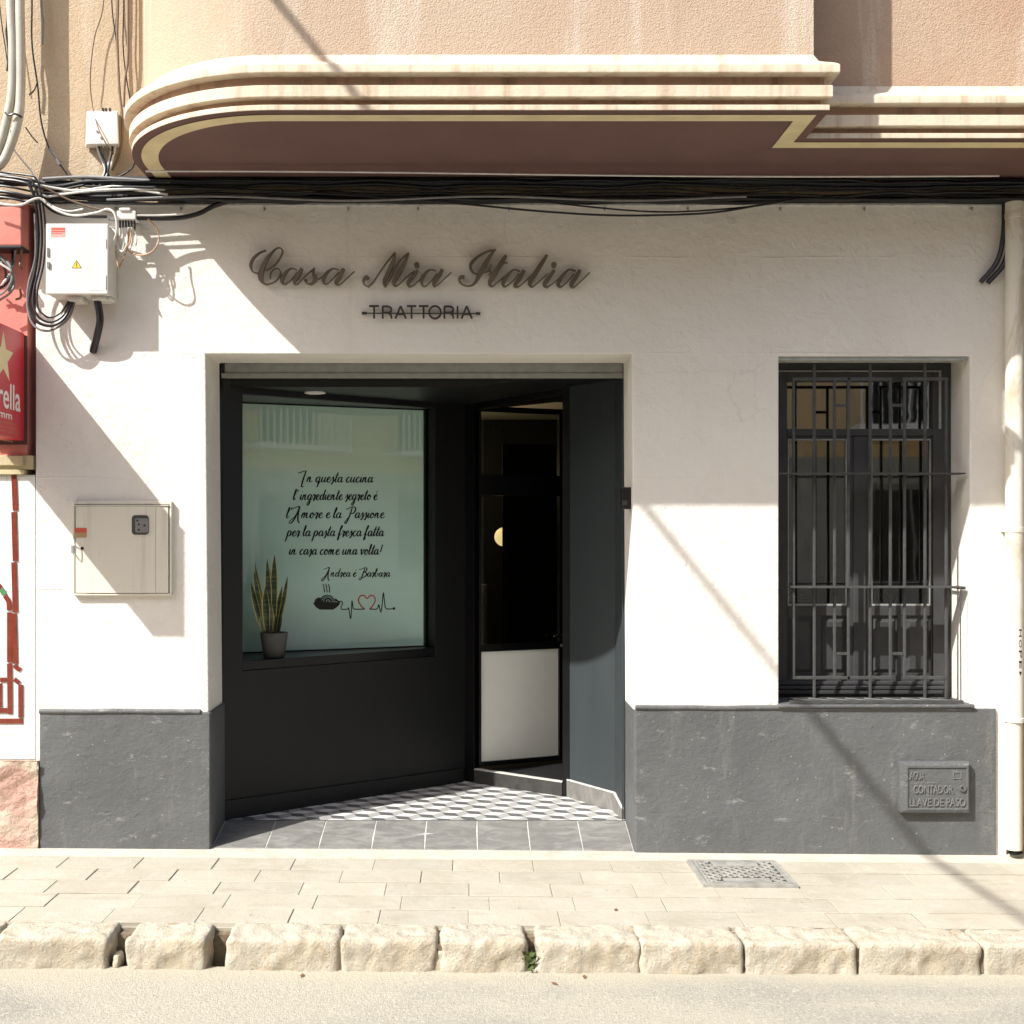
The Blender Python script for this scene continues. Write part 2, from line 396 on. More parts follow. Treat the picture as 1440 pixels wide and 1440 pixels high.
M.mix(M.ramp(M.noise(4, 6, 0.65), 0.40, 0.66), (0.60, 0.56, 0.475), 0.9)
M.mix(M.ramp(M.noise(9, 6, 0.75, dist=0.5), 0.52, 0.66), (0.38, 0.285, 0.18), 0.8)
M.mix(M.ramp(M.noise(3.0, 4, 0.6), 0.50, 0.62), (0.48, 0.40, 0.28), 0.6)
M.mix(M.ramp(M.noise(45, 5, 0.7), 0.64, 0.72), (0.15, 0.11, 0.07), 0.9)
M.bump(M.noise(26, 7, 0.75), 0.013, 1.0); M.bump(M.noise(90, 4, 0.7), 0.008, 0.9); KERB = M.m
M = Mat('worn_asphalt', 0.92, 0.15).color((0.475, 0.445, 0.365))
M.mix(M.ramp(M.noise(0.9, 6, 0.6, st=(0.5, 1.6, 1), dist=0.6), 0.44, 0.60), (0.34, 0.325, 0.285), 0.9)
M.mix(M.ramp(M.noise(75, 5, 0.8), 0.52, 0.64), (0.62, 0.58, 0.48), 0.9)
M.mix(M.ramp(M.noise(60, 5, 0.8), 0.55, 0.66), (0.24, 0.215, 0.17), 0.8)
M.mix(M.ramp(M.voro(13), 0.06, 0.035), (0.20, 0.18, 0.145), 0.7)
sp_ = M.n.new('ShaderNodeSeparateXYZ'); M.l.new(M.tc.outputs['Object'], sp_.inputs[0])
M.mix(M.ramp(M.math('ADD', sp_.outputs['Y'], M.math('MULTIPLY', M.noise(3.0, 5, 0.65), 0.34)), -1.42, -1.26), (0.52, 0.48, 0.375), 0.75)
M.bump(M.noise(110, 4, 0.75), 0.010, 1.0); M.bump(M.noise(6, 5), 0.01, 0.5); ROAD = M.m
# sundries
IRON = simple('grey_painted_iron', (0.075, 0.075, 0.074), 0.5, 0.3, var=0.3, vs=30, bump=0.001)
WINWOOD = simple('dark_painted_wood', (0.055, 0.055, 0.056), 0.5, 0.3, var=0.2, vs=8, bump=0.001)
GLASS_TR = glass('transom_glass', (0.40, 0.41, 0.40), 0.24, 0.6)
INT_DARK = simple('dark_interior_paint', (0.010, 0.010, 0.010), 0.6, 0.3, var=0.2, vs=4)
BEAD = simple('pale_putty_bead', (0.34, 0.34, 0.32), 0.6, 0.3, var=0.3, vs=20)
CAB_BLACK = simple('black_cable_sheath', (0.014, 0.014, 0.015), 0.32, 0.5, var=0.3, vs=20)
CAB_GREY = simple('grey_cable_sheath', (0.22, 0.22, 0.215), 0.5, 0.4, var=0.3, vs=12)
CAB_WHITE = simple('white_cable_sheath', (0.70, 0.69, 0.65), 0.5, 0.4, var=0.2, vs=12)
CAB_BROWN = simple('brown_cable_sheath', (0.17, 0.115, 0.075), 0.5, 0.4, var=0.2, vs=12)
COPPER = simple('tan_wire', (0.45, 0.27, 0.16), 0.5, 0.4, var=0.1)
CONDUIT = simple('grey_pvc_conduit', (0.46, 0.44, 0.38), 0.55, 0.4, var=0.3, vs=5, bump=0.001)
def plastic(name, c):
    M = Mat(name, 0.48, 0.4).color(c)
    M.mix(M.ramp(M.noise(6, 5, 0.65, st=(2.5, 1, 0.22)), 0.52, 0.72), tuple(x * .82 for x in c), 0.8)
    M.mix(M.ramp(M.noise(70, 4, 0.7), 0.66, 0.72), tuple(x * .5 for x in c), 0.5)
    M.bump(M.noise(9, 4), 0.002, 0.4); return M.m
POLY = plastic('pale_grey_polyester', (0.68, 0.665, 0.615))
CABINET = plastic('beige_polyester', (0.70, 0.66, 0.56))
DARKGAP = simple('dark_gap', (0.02, 0.02, 0.018), 0.9, 0.1, var=0)
ST_RED = simple('red_print', (0.55, 0.10, 0.07), 0.6, 0.3, var=0); ST_PINK = simple('pink_sticker', (0.62, 0.36, 0.31), 0.6, 0.3, var=0.1)
ST_TAN = simple('tan_print', (0.45, 0.30, 0.15), 0.6, 0.3, var=0.2); ST_YEL = simple('yellow_print', (0.80, 0.58, 0.06), 0.5, 0.3, var=0)
SIGN_M = Mat('bronzed_steel_letters', 0.42, 0.5, 0.55).color((0.145, 0.112, 0.080)); SIGN_M.mix(SIGN_M.ramp(SIGN_M.noise(9, 4), 0.4, 0.7), (0.20, 0.16, 0.12)); SIGN_M = SIGN_M.m
SIGN_D = simple('dark_steel_letters', (0.040, 0.033, 0.026), 0.45, 0.5, var=0.2)
RED_SIGN = simple('red_sign_plastic', (0.58, 0.030, 0.045), 0.35, 0.5, var=0.12, vs=3)
CREAM_PR = simple('cream_print', (0.78, 0.66, 0.38), 0.5, 0.3, var=0.05); WHITE_PR = simple('white_print', (0.78, 0.76, 0.72), 0.5, 0.3, var=0)
DKRED_PR = simple('dark_red_print', (0.20, 0.03, 0.03), 0.5, 0.3, var=0); BROWN_ED = simple('brown_sign_edge', (0.085, 0.045, 0.038), 0.6, 0.3, var=0.2)
M = Mat('salmon_red_wall', 0.75, 0.25).color((0.62, 0.235, 0.19)); M.mix(M.ramp(M.noise(5, 4), 0.4, 0.7), (0.56, 0.19, 0.155)); M.bump(M.noise(25, 4), 0.004, 0.6); PINKWALL = M.m
M = Mat('pink_rubble_stone', 0.9, 0.2).color((0.56, 0.36, 0.29)); M.mix(M.ramp(M.noise(4, 5), 0.45, 0.62), (0.58, 0.49, 0.38)); M.mix(M.ramp(M.noise(30, 5, 0.7), 0.58, 0.7), (0.28, 0.19, 0.14), 0.7)
M.bump(M.noise(12, 7, 0.7), 0.04, 1.0); M.bump(M.noise(70, 4), 0.006, 0.8); RUBBLE = M.m
M = Mat('white_glazed_tile', 0.18, 0.5).color((0.78, 0.775, 0.74))
br = M.n.new('ShaderNodeTexBrick'); br.offset = 0.0; br.inputs['Scale'].default_value = 1.0; br.inputs['Brick Width'].default_value = 0.15; br.inputs['Row Height'].default_value = 0.15
br.inputs['Mortar Size'].default_value = 0.0016; br.inputs['Color1'].default_value = (0.79, 0.785, 0.75, 1); br.inputs['Color2'].default_value = (0.76, 0.755, 0.72, 1); br.inputs['Mortar'].default_value = (0.45, 0.43, 0.38, 1)
mp = M.n.new('ShaderNodeMapping'); mp.inputs['Rotation'].default_value = (R(90), 0, 0); mp.inputs['Location'].default_value = (0.03, 0, 0.06); M.l.new(M.tc.outputs['Object'], mp.inputs[0]); M.l.new(mp.outputs[0], br.inputs['Vector']); M.l.new(br.outputs['Color'], M.b.inputs['Base Color'])
WTILE = M.m
BTILE = simple('brown_glazed_tile', (0.22, 0.045, 0.028), 0.25, 0.5, var=0.3, vs=25); GTILE = simple('green_glazed_tile', (0.12, 0.30, 0.13), 0.25, 0.5, var=0.3, vs=25)
BUFF = simple('buff_cornice', (0.58, 0.50, 0.30), 0.7, 0.3, var=0.25, vs=8, bump=0.002)
M = Mat('cream_downpipe_pvc', 0.5, 0.4).color((0.68, 0.64, 0.55)); M.mix(M.ramp(M.noise(4, 6, 0.65, st=(1, 1, 0.35), dist=1.0), 0.50, 0.62), (0.36, 0.27, 0.15), 0.7)
M.bump(M.noise(40, 4), 0.001, 0.5); PIPE = M.m
M = Mat('ochre_rubble_wall', 0.9, 0.2).color((0.50, 0.36, 0.17)); M.mix(M.ramp(M.noise(9, 6, 0.7), 0.45, 0.65), (0.30, 0.21, 0.11)); M.bump(M.noise(30, 6), 0.01, 0.9); OCHRE = M.m
CAST = simple('cast_iron_grey', (0.42, 0.41, 0.37), 0.55, 0.4, metal=0.2, var=0.35, vs=18, bump=0.002); CAST_D = simple('cast_iron_dark', (0.07, 0.068, 0.062), 0.7, 0.3, var=0.3)
M = Mat('grey_cement_pot', 0.85, 0.2).color((0.10, 0.098, 0.092)); M.mix(M.ramp(M.noise(12, 5), 0.4, 0.7), (0.07, 0.068, 0.064)); M.bump(M.noise(40, 4), 0.003, 0.7); POT = M.m
M = Mat('snake_plant_green', 0.35, 0.45).color((0.020, 0.040, 0.020)); M.mix(M.ramp(M.noise(6, 3, st=(0.4, 0.4, 6)), 0.48, 0.56), (0.085, 0.115, 0.055), 0.8); SNAKE = M.m
SNAKE_Y = simple('snake_plant_yellow', (0.52, 0.46, 0.14), 0.4, 0.45, var=0.2, vs=30)
SOIL = simple('dark_soil', (0.03, 0.024, 0.018), 0.95, 0.1, var=0.4, vs=50, bump=0.005)
PALM = simple('palm_green', (0.06, 0.085, 0.04), 0.45, 0.4, var=0.3, vs=10); WEED = simple('weed_green', (0.10, 0.14, 0.04), 0.6, 0.3, var=0.4, vs=40)
INT_DARK = simple('dark_interior_paint', (0.010, 0.010, 0.010), 0.6, 0.3, var=0.2, vs=4); INT_CREAM = simple('cream_interior_paint', (0.62, 0.60, 0.50), 0.7, 0.3, var=0.05)
CURTAIN = simple('grey_linen_curtain', (0.62, 0.60, 0.54), 0.9, 0.1, var=0.2, vs=9); INT_GREY = simple('grey_interior_paint', (0.16, 0.155, 0.145), 0.7, 0.3, var=0.1)
CHROME = simple('brushed_chrome', (0.60, 0.60, 0.60), 0.25, 0.5, metal=1.0, var=0)
def emit(name, c, s):
    m = bpy.data.materials.new(name); m.use_nodes = True; b = m.node_tree.nodes['Principled BSDF']
    b.inputs['Base Color'].default_value = (*c, 1); b.inputs['Emission Color'].default_value = (*c, 1); b.inputs['Emission Strength'].default_value = s; return m
LAMP = emit('warm_lamp_glass', (1.0, 0.72, 0.34), 0.75); SPOT = emit('downlight_diffuser', (0.9, 0.88, 0.8), 0.35)

# ------------------------------------------------------------------ ground (slopes gently down to the right)
SL = 0.0075
def tilt(o): o.rotation_euler.y = SL; return o
KZ = -0.115
mb = MB()
mb.quad([(-40, -1.36, KZ), (-40, -14, KZ), (40, -14, KZ), (40, -1.36, KZ)])
road = tilt(mb.build('road', ROAD)); road['kind'] = 'structure'
mb = MB()
mb.box(-20, 20, -1.215, 0.30, -0.14, -0.0045, 1)
mb.box(-20, 20, -0.165, 0.02, -0.008, -0.0006, 2)
rows = [(-0.168, 425), (-0.370, 470), (-0.570, 412.5), (-0.770, 582), (-0.972, 520)]
for y, jp in rows:
    y1, y0 = y, y - 0.198
    xj = WX(jp, (y0 + y1) / 2); x = xj - 0.39 * 16
    while x < 6.0:
        wdt = 0.39 + random.uniform(-0.012, 0.012)
        g = random.choice([0.001, 0.0012, 0.0015, 0.002, 0.0035])
        if x < -1.3 and y > -.6 and random.random() < 0.5: g = 0.008
        h = random.uniform(-0.0025, 0.0015)
        a = random.uniform(-0.002, 0.002)
        mb.box(x + g, x + wdt - g * 0.4, y0 + 0.0022 + a + random.uniform(0, .003), y1 - 0.0018 + a - random.uniform(0, .002), -0.05, h, random.choice([0, 0, 3, 4]))
        x += wdt
pave = tilt(mb.build('pavement', [PAVE, GROUT, MORTAR, PAVE_D, PAVE_L], bevel=0.0025, bseg=2)); pave['kind'] = 'structure'
mb = MB(); mb.box(-20, 20, -9.4, -8.05, KZ + 0.003, KZ + 0.12)
fp = mb.build('far_pavement', MORTAR); fp['kind'] = 'structure'

# kerb: rough limestone blocks, each one its own
def stone(name, x0, x1, y0, y1, z0, z1, seed, label, group, nx=44, ny=14, nz=10, rnd=0.022, amp=0.0085):
    cx, cy, cz = (x0 + x1) / 2, (y0 + y1) / 2, (z0 + z1) / 2; hx, hy, hz = (x1 - x0) / 2, (y1 - y0) / 2, (z1 - z0) / 2
    bm = bmesh.new(); vd = {}
    def V(i, j, k):
        if (i, j, k) in vd: return vd[(i, j, k)]
        p = Vector(((2 * i / nx - 1) * hx, (2 * j / ny - 1) * hy, (2 * k / nz - 1) * hz))
        q = Vector((max(-hx + rnd, min(hx - rnd, p.x)), max(-hy + rnd, min(hy - rnd, p.y)), max(-hz + rnd, min(hz - rnd, p.z))))
        d = p - q
        if d.length > 1e-9: n_ = d.normalized(); p = q + n_ * rnd
        else: n_ = Vector((0, 0, 0))
        s = Vector((cx + p.x + seed * 3.1, cy + p.y, cz + p.z))
        a = noise.fractal(s * 7, 1.0, 2.0, 5) * amp + noise.noise(s * 2.6) * amp * 1.1
        rd = noise.noise(s * 24) * amp * 0.5 + noise.noise(s * 55) * amp * 0.25 - max(0, abs(noise.noise(s * 11 + Vector((7, 3, 1)))) - .22) * amp * 2.6
        vd[(i, j, k)] = bm.verts.new(p + n_ * (a + rd)); return vd[(i, j, k)]
    for i in range(nx):
        for j in range(ny):
            bm.faces.new((V(i, j, nz), V(i + 1, j, nz), V(i + 1, j + 1, nz), V(i, j + 1, nz)))
    for i in range(nx):
        for k in range(nz):
            bm.faces.new((V(i, 0, k), V(i + 1, 0, k), V(i + 1, 0, k + 1), V(i, 0, k + 1)))
    for j in range(ny):
        for k in range(nz):
            bm.faces.new((V(0, j, k), V(0, j, k + 1), V(0, j + 1, k + 1), V(0, j + 1, k)))
            bm.faces.new((V(nx, j, k), V(nx, j + 1, k), V(nx, j + 1, k + 1), V(nx, j, k + 1)))
    bmesh.ops.recalc_face_normals(bm, faces=bm.faces)
    me = bpy.data.meshes.new(name); bm.to_mesh(me); bm.free(); me.materials.append(KERB)
    for p in me.polygons: p.use_smooth = True
    o = bpy.data.objects.new(name, me); COL.objects.link(o)
    ct, st = math.cos(SL), math.sin(SL)
    o.location = (cx * ct + cz * st, cy, -cx * st + cz * ct); o.rotation_euler.y = SL
    return tag(o, label, 'kerb stone', group)
kst = [(-160, -1, 'rough limestone kerb block cut off by the left edge of the photo'),
       (3, 161, 'long pale kerb block left of the first dark kerb gap'),
       (184, 297, 'short kerb block between the two dark wedge shaped gaps'),
       (323, 480, 'long kerb block just right of the second dark wedge gap'),
       (483, 616, 'very pale rounded kerb block with a cracked right end'),
       (621, 739, 'short kerb block just left of the green weed'),
       (752, 897, 'kerb block just right of the green weed'),
       (896, 1038, 'kerb block below the left corner of the metal cover'),
       (1040, 1196, 'kerb block below and right of the metal cover'),
       (1196, 1368, 'longest kerb block near the right end, brownish lower edge'),
       (1369, 1520, 'pitted kerb block cut off by the right edge of the photo')]
for i, (a, b, lab) in enumerate(kst):
    stone('kerb_stone', WX(a, -1.3), WX(b, -1.3), -1.40, -1.185, KZ - 0.06, 0.012, i, lab, 'limestone kerb blocks along the pavement')
mb = MB(); mb.box(-20, WX(-165, -1.3), -1.40, -1.185, KZ - 0.05, 0.004); mb.box(WX(1525, -1.3), 20, -1.40, -1.185, KZ - 0.05, 0.004)
for a, b in ((-170, 150), (190, 290), (330, 722), (770, 1530)):
    mb.box(WX(a, -1.3), WX(b, -1.3), -1.378, -1.19, KZ - 0.05, -0.016)
mb.box(WX(-170, -1.3), WX(1530, -1.3), -1.26, -1.189, KZ - 0.05, -0.020)
kb = tilt(mb.build('kerb_bed', [DIRT])); kb['kind'] = 'structure'
# small broken wedges jammed in the joints
for px, hgt, wd, lab in ((618, 0.05, 0.05, 'broken stone wedge in the joint right of the palest kerb block'), (1038, 0.075, 0.035, 'upright stone chip in the kerb joint below the metal cover'),
                    (895, 0.035, 0.035, 'small dark stone chip in the kerb joint right of the weed'), (482, 0.03, 0.05, 'low stone chip in the kerb joint left of the palest block'),
                    (165, 0.02, 0.03, 'small stone chip in the first dark kerb gap')):
    x = WX(px, -1.36)
    stone('stone_chip', x - wd / 2, x + wd / 2, -1.385, -1.30, KZ - 0.02, KZ + 0.03 + hgt, px * 0.013, lab, 'broken chips in the kerb joints', 6, 5, 6, 0.012, 0.008)

# ------------------------------------------------------------------ the trattoria building
B = thing('trattoria_building', 'white and grey trattoria building with a rounded salmon balcony over its shopfront', 'building', (0, 0, 0))
XL, XR = WX(50), WX(1416)                                  # ends of the white wall
JL, JR = WX(290), WX(890)                                  # doorway
WL_, WR_ = WX(1095), WX(1364)                              # window
ZT = WZ(287.5); ZD = WZ(497.5); ZWT, ZWB = WZ(501), WZ(991)
DEP = 0.35
mb = MB(); xs = [XL, JL, JR, WL_, WR_, XR]; zs = [-0.1, ZWB, ZD, ZWT, ZT]
zs = sorted(zs)
def sol(i, j):
    zc = (zs[j] + zs[j + 1]) / 2
    if i == 1 and zc < ZD: return False
    if i == 3 and ZWB < zc < ZWT: return False
    return True
grid_solid(mb, xs, zs, sol, 0.0, DEP)
for v in mb.v:                                             # the jambs are not quite plumb
    t = max(0, min(1, (ZD - v.z) / ZD))
    if abs(v.x - JL) < 1e-5: v.x += 0.022 * t - 0.004
    if abs(v.x - JR) < 1e-5: v.x += 0.013 * t - 0.004
wall = mb.build('facade_wall', WHITE, B, bevel=0.006, bseg=2)
# plinth with rounded cap
mb = MB(); PZL, PZR = WZ(1001), WZ(996)
xa, xb = WX(57), WX(296); xc, xd = WX(893), WX(1399)
mb.box(xa, xb, -0.016, -0.0005, -0.1, PZL); mb.box(xb - 0.02, xb + 0.004, -0.0005, DEP - 0.004, -0.1, PZL - 0.003)
mb.build('plinth', PLINTH, B, bevel=0.005); mb = MB()
mb.box(xc, xd, -0.016, -0.0005, -0.1, PZR); mb.box(xc - 0.006, xc + 0.02, -0.0005, DEP - 0.004, -0.1, PZR - 0.003)
mb.build('plinth', PLINTH, B, bevel=0.005)
def cap(x0, x1, z):
    pts = []; n = 40
    for i in range(n + 1):
        x = x0 + (x1 - x0) * i / n
        pts.append((x, -0.012 + 0.003 * noise.noise(Vector((x * 6, z, 0))), z + 0.006 * noise.noise(Vector((x * 4, 3, z)))))
    m_ = MB(); m_.tube(pts, lambda t: 0.013, 12, smooth=0); return m_
cap(xa, xb - 0.05, PZL + 0.004).build('plinth_cap', PLINTH, B, smooth=True)
cap(xc, xd - 0.13, PZR + 0.004).build('plinth_cap', PLINTH, B, smooth=True)
# upper facade
mb = MB(); mb.box(-9, 9, 0.012, 0.36, ZT + 0.001, 7.2); mb.build('upper_wall', STUCCO_O, B)
mb = MB(); mb.box(WX(222), 9, -0.004, 0.0115, ZT + 0.0015, 3.478); mb.build('wall_band', OCHRE_P, B)
mb = MB(); mb.box(XL, XR, -0.014, -0.0005, ZT - 0.010, ZT + 0.004); mb.build('wall_edge_trim', LIGHT_TRIM, B, bevel=0.003)
for px in (163, 255, 372, 490, 588, 715, 850, 967, 1097, 1215, 1366):
    p = W(px, 294, -0.012); mb = MB()
    mb.tube([p + Vector((0, 0.012, 0.004)), p + Vector((0, -0.012, 0.004))], 0.005, 8, smooth=0); mb.tube([p + Vector((0, -0.010, 0.006)), p + Vector((0, -0.012, -0.012))], 0.0035, 6, smooth=0)
    mb.build('screw_hook', RAIL, B)

# ---- balcony: outline offset o outward from the base line
BXL, BR_, BF, BF2, BXR = 1.822, 0.75, 1.0, 0.63, 1.281
def outline(o, xend=8.0, y_in=0.0):
    cx, cy = -BXL + BR_, -(BF - BR_); r = BR_ + o
    P = [Vector((-BXL - o, y_in, 0))]
    for i in range(33):
        a = math.pi + (math.pi / 2) * i / 32
        P.append(Vector((cx + r * math.cos(a), cy + r * math.sin(a), 0)))
    P += [Vector((BXR + o, -(BF + o), 0)), Vector((BXR + o, -(BF2 + o), 0)), Vector((xend, -(BF2 + o), 0))]
    return P
def zf(py, o): return CZ + (745 - py) * (D - BF - o) / F
def sweep(mb, prof, m=0, close=False):
    L = [[p + Vector((0, 0, z)) for p in outline(o)] for o, z in prof]
    k = len(L)
    for a in range(k if close else k - 1):
        A, Bq = L[a], L[(a + 1) % k]
        for i in range(len(A) - 1): mb.quad([A[i], A[i + 1], Bq[i + 1], Bq[i]], m)
zc0, zc1 = zf(102, .09), zf(90, .09); z20, z21 = zf(136, .066), zf(119.5, .066); z30, z31 = zf(155, .055), zf(147, .055)
ZS = z30
mb = MB(); sweep(mb, [(0.0, ZS + 0.02), (0.0, 7.2)]); mb.m[-2:] = [1, 1]; mb.build('balcony_wall', [STUCCO_B, STUCCO_R], B, smooth=True, sang=20)
mb = MB(); sweep(mb, [(0.001, zc0), (0.09, zc0), (0.09, zc1), (0.075, zc1 + 0.012), (0.02, zc1 + 0.04), (0.001, zc1 + 0.075)]); mb.build('balcony_cornice', CREAM, B, bevel=0.004, smooth=True, sang=18)
mb = MB(); sweep(mb, [(0.001, z20), (0.066, z20), (0.066, z21), (0.035, z21 + 0.003)]); mb.build('balcony_moulding', CREAM, B, bevel=0.003, smooth=True, sang=18)
mb = MB(); sweep(mb, [(0.001, z30), (0.055, z30), (0.055, z31), (0.02, z31 + 0.002)]); mb.build('balcony_moulding', CREAM, B, bevel=0.003, smooth=True, sang=18)
mb = MB(); sweep(mb, [(0.036, z21 - 0.004), (0.036, zc0 + 0.004)]); sweep(mb, [(0.022, z31 - 0.004), (0.022, z20 + 0.004)]); mb.build('moulding_groove', GROOVE, B, smooth=True, sang=20)
# soffit: brown slab underside with the painted cream band 3 mm below it
mb = MB(); P = outline(0.054)
for i in range(len(P) - 1):
    a, b = P[i], P[i + 1]
    if abs(a.x - b.x) < 1e-6: continue
    mb.quad([(a.x, 0.011, ZS - 0.001), (b.x, 0.011, ZS - 0.001), (b.x, b.y, ZS - 0.001), (a.x, a.y, ZS - 0.001)])
soff = mb.build('balcony_soffit', SOFFIT, B)
mb = MB(); sweep(mb, [(-0.070, ZS - 0.0045), (0.010, ZS - 0.0045)])
mb.build('soffit_band', CREAM_BAND, B)

# ---- entrance recess
H_ = lambda px, d: Vector((CX + (px - 660) * d / F, d - D, 0))
A_ = H_(313, D + DEP + 0.002); B_ = H_(655, D + 1.34); C_ = H_(799, D + 0.905); D_ = H_(864.5, D + 0.564); E_ = H_(877, D + DEP + 0.012)
fz = lambda y: 0.073 + 0.006 * y
def frame2(P, Q):
    U = (Q - P); L = U.length; U = U.normalized(); N = Vector((U.y, -U.x, 0))   # N points out, towards the street
    return (lambda u, o, z: P + U * u - N * o + Vector((0, 0, z))), L, U, N       # o > 0 goes into the wall
TL, LL, UL, NL = frame2(A_, B_)
def ray_u(px, py, T0, U, N):
    """pixel -> (u, z) on the vertical plane through T0"""
    d = Vector((px - 660, F, 745 - py)) / F
    c = Vector((CX, -D, CZ)); t = (T0 - c).dot(N) / d.dot(N); p = c + d * t
    return (p - T0).dot(U), p.z
ZC = 2.458
ceil = lambda x: ZC + 0.062 * max(0, min(1, (x + 0.25) / 0.6))
hu0, _ = ray_u(341.5, 700, A_, UL, NL); hu1, _ = ray_u(612, 700, A_, UL, NL)
hz0, hz1 = 0.886, 2.424
TL0 = TL
mb = MB(); xs = [0, hu0, hu1, LL]; zs2 = [0.0, hz0, hz1, 2.6]
grid_solid(mb, xs, zs2, lambda i, j: not (i == 1 and j == 1), 0.0, 0.05, 0, TL)
mb.build('entrance_side_wall', CHARCOAL, B, bevel=0.003)
mb = MB()
mb.quad([TL0(0.0, -0.014, fz(A_.y) - .02), TL0(LL - .03, -0.014, fz(B_.y) - .02), TL0(LL - .03, -0.014, fz(B_.y) + 0.085), TL0(0.0, -0.014, fz(A_.y) + 0.105)])
mb.quad([TL0(0.0, -0.014, fz(A_.y) + 0.105), TL0(LL - .03, -0.014, fz(B_.y) + 0.085), TL0(LL - .03, -0.0005, fz(B_.y) + 0.085), TL0(0.0, -0.0005, fz(A_.y) + 0.105)])
mb.build('side_wall_skirting', CHARCOAL, B)
# the written window
PA, PB = TL0(hu0 - .02, .46, 0), TL0(hu1 - .002, .105, 0)      # the pane stands askew, deeper at its left end
TP, LP, UP, NP = frame2(PA, PB)
zb, ztp = 0.945, 2.418
q = lambda u, o: (lambda v: (v.x, v.y))(TL0(u, o, 0))
def plan(mb, pts, z0, z1):
    n = len(pts); b = len(mb.v)
    mb.v += [Vector((x, y, z0)) for x, y in pts] + [Vector((x, y, z1)) for x, y in pts]
    mb.f.append(tuple(range(b + n - 1, b - 1, -1))); mb.f.append(tuple(range(b + n, b + 2 * n))); mb.m += [0, 0]
    for i in range(n): k = (i + 1) % n; mb.f.append((b + i, b + k, b + n + k, b + n + i)); mb.m.append(0)
W1 = MB(); plan(W1, [q(hu0 + .001, .004), q(hu1 - .001, .004), q(hu1 - .001, .14), q(hu0 + .001, .50)], hz0 + .001, 0.938)
win = W1.build('menu_window', BLACK, B, bevel=0.002)
m2 = MB(); plan(m2, [q(hu0 + .001, .051), q(hu1 - .001, .051), q(hu1 - .001, .14), q(hu0 + .001, .50)], hz1 + .0005, 2.452); m2.box(hu0 - .04, hu0 - .0005, .0505, .52, hz0, hz1 + .02, 0, TL0); m2.box(hu1 + .0005, hu1 + .03, .0505, .16, hz0, hz1 + .02, 0, TL0); m2.build('window_reveal', BLACK, win)
m2 = MB(); m2.box(0, LP, -.012, .03, .9385, zb, 0, TP); m2.box(0, LP, -.012, .03, ztp, hz1 + .0002, 0, TP); m2.box(LP - .012, LP, -.0119, .03, zb + .0002, ztp - .0002, 0, TP); m2.build('window_frame', BLACK, win)
m2 = MB(); m2.box(.001, LP - .0122, 0, .010, zb + .0003, ztp - .0003, 0, TP); m2.build('frosted_pane', FROST, win)
m2 = MB(); m2.box(-.3, LP, .14, .16, hz0 - .1, hz1 + .1, 0, TP); m2.build('window_backing', INT_DARK, win)
G0 = PA
def gp(px, py): return ray_u(px, py, G0, UP, NP)
TG = lambda u, o, z: G0 + UP * u + NP * o + Vector((0, 0, z))

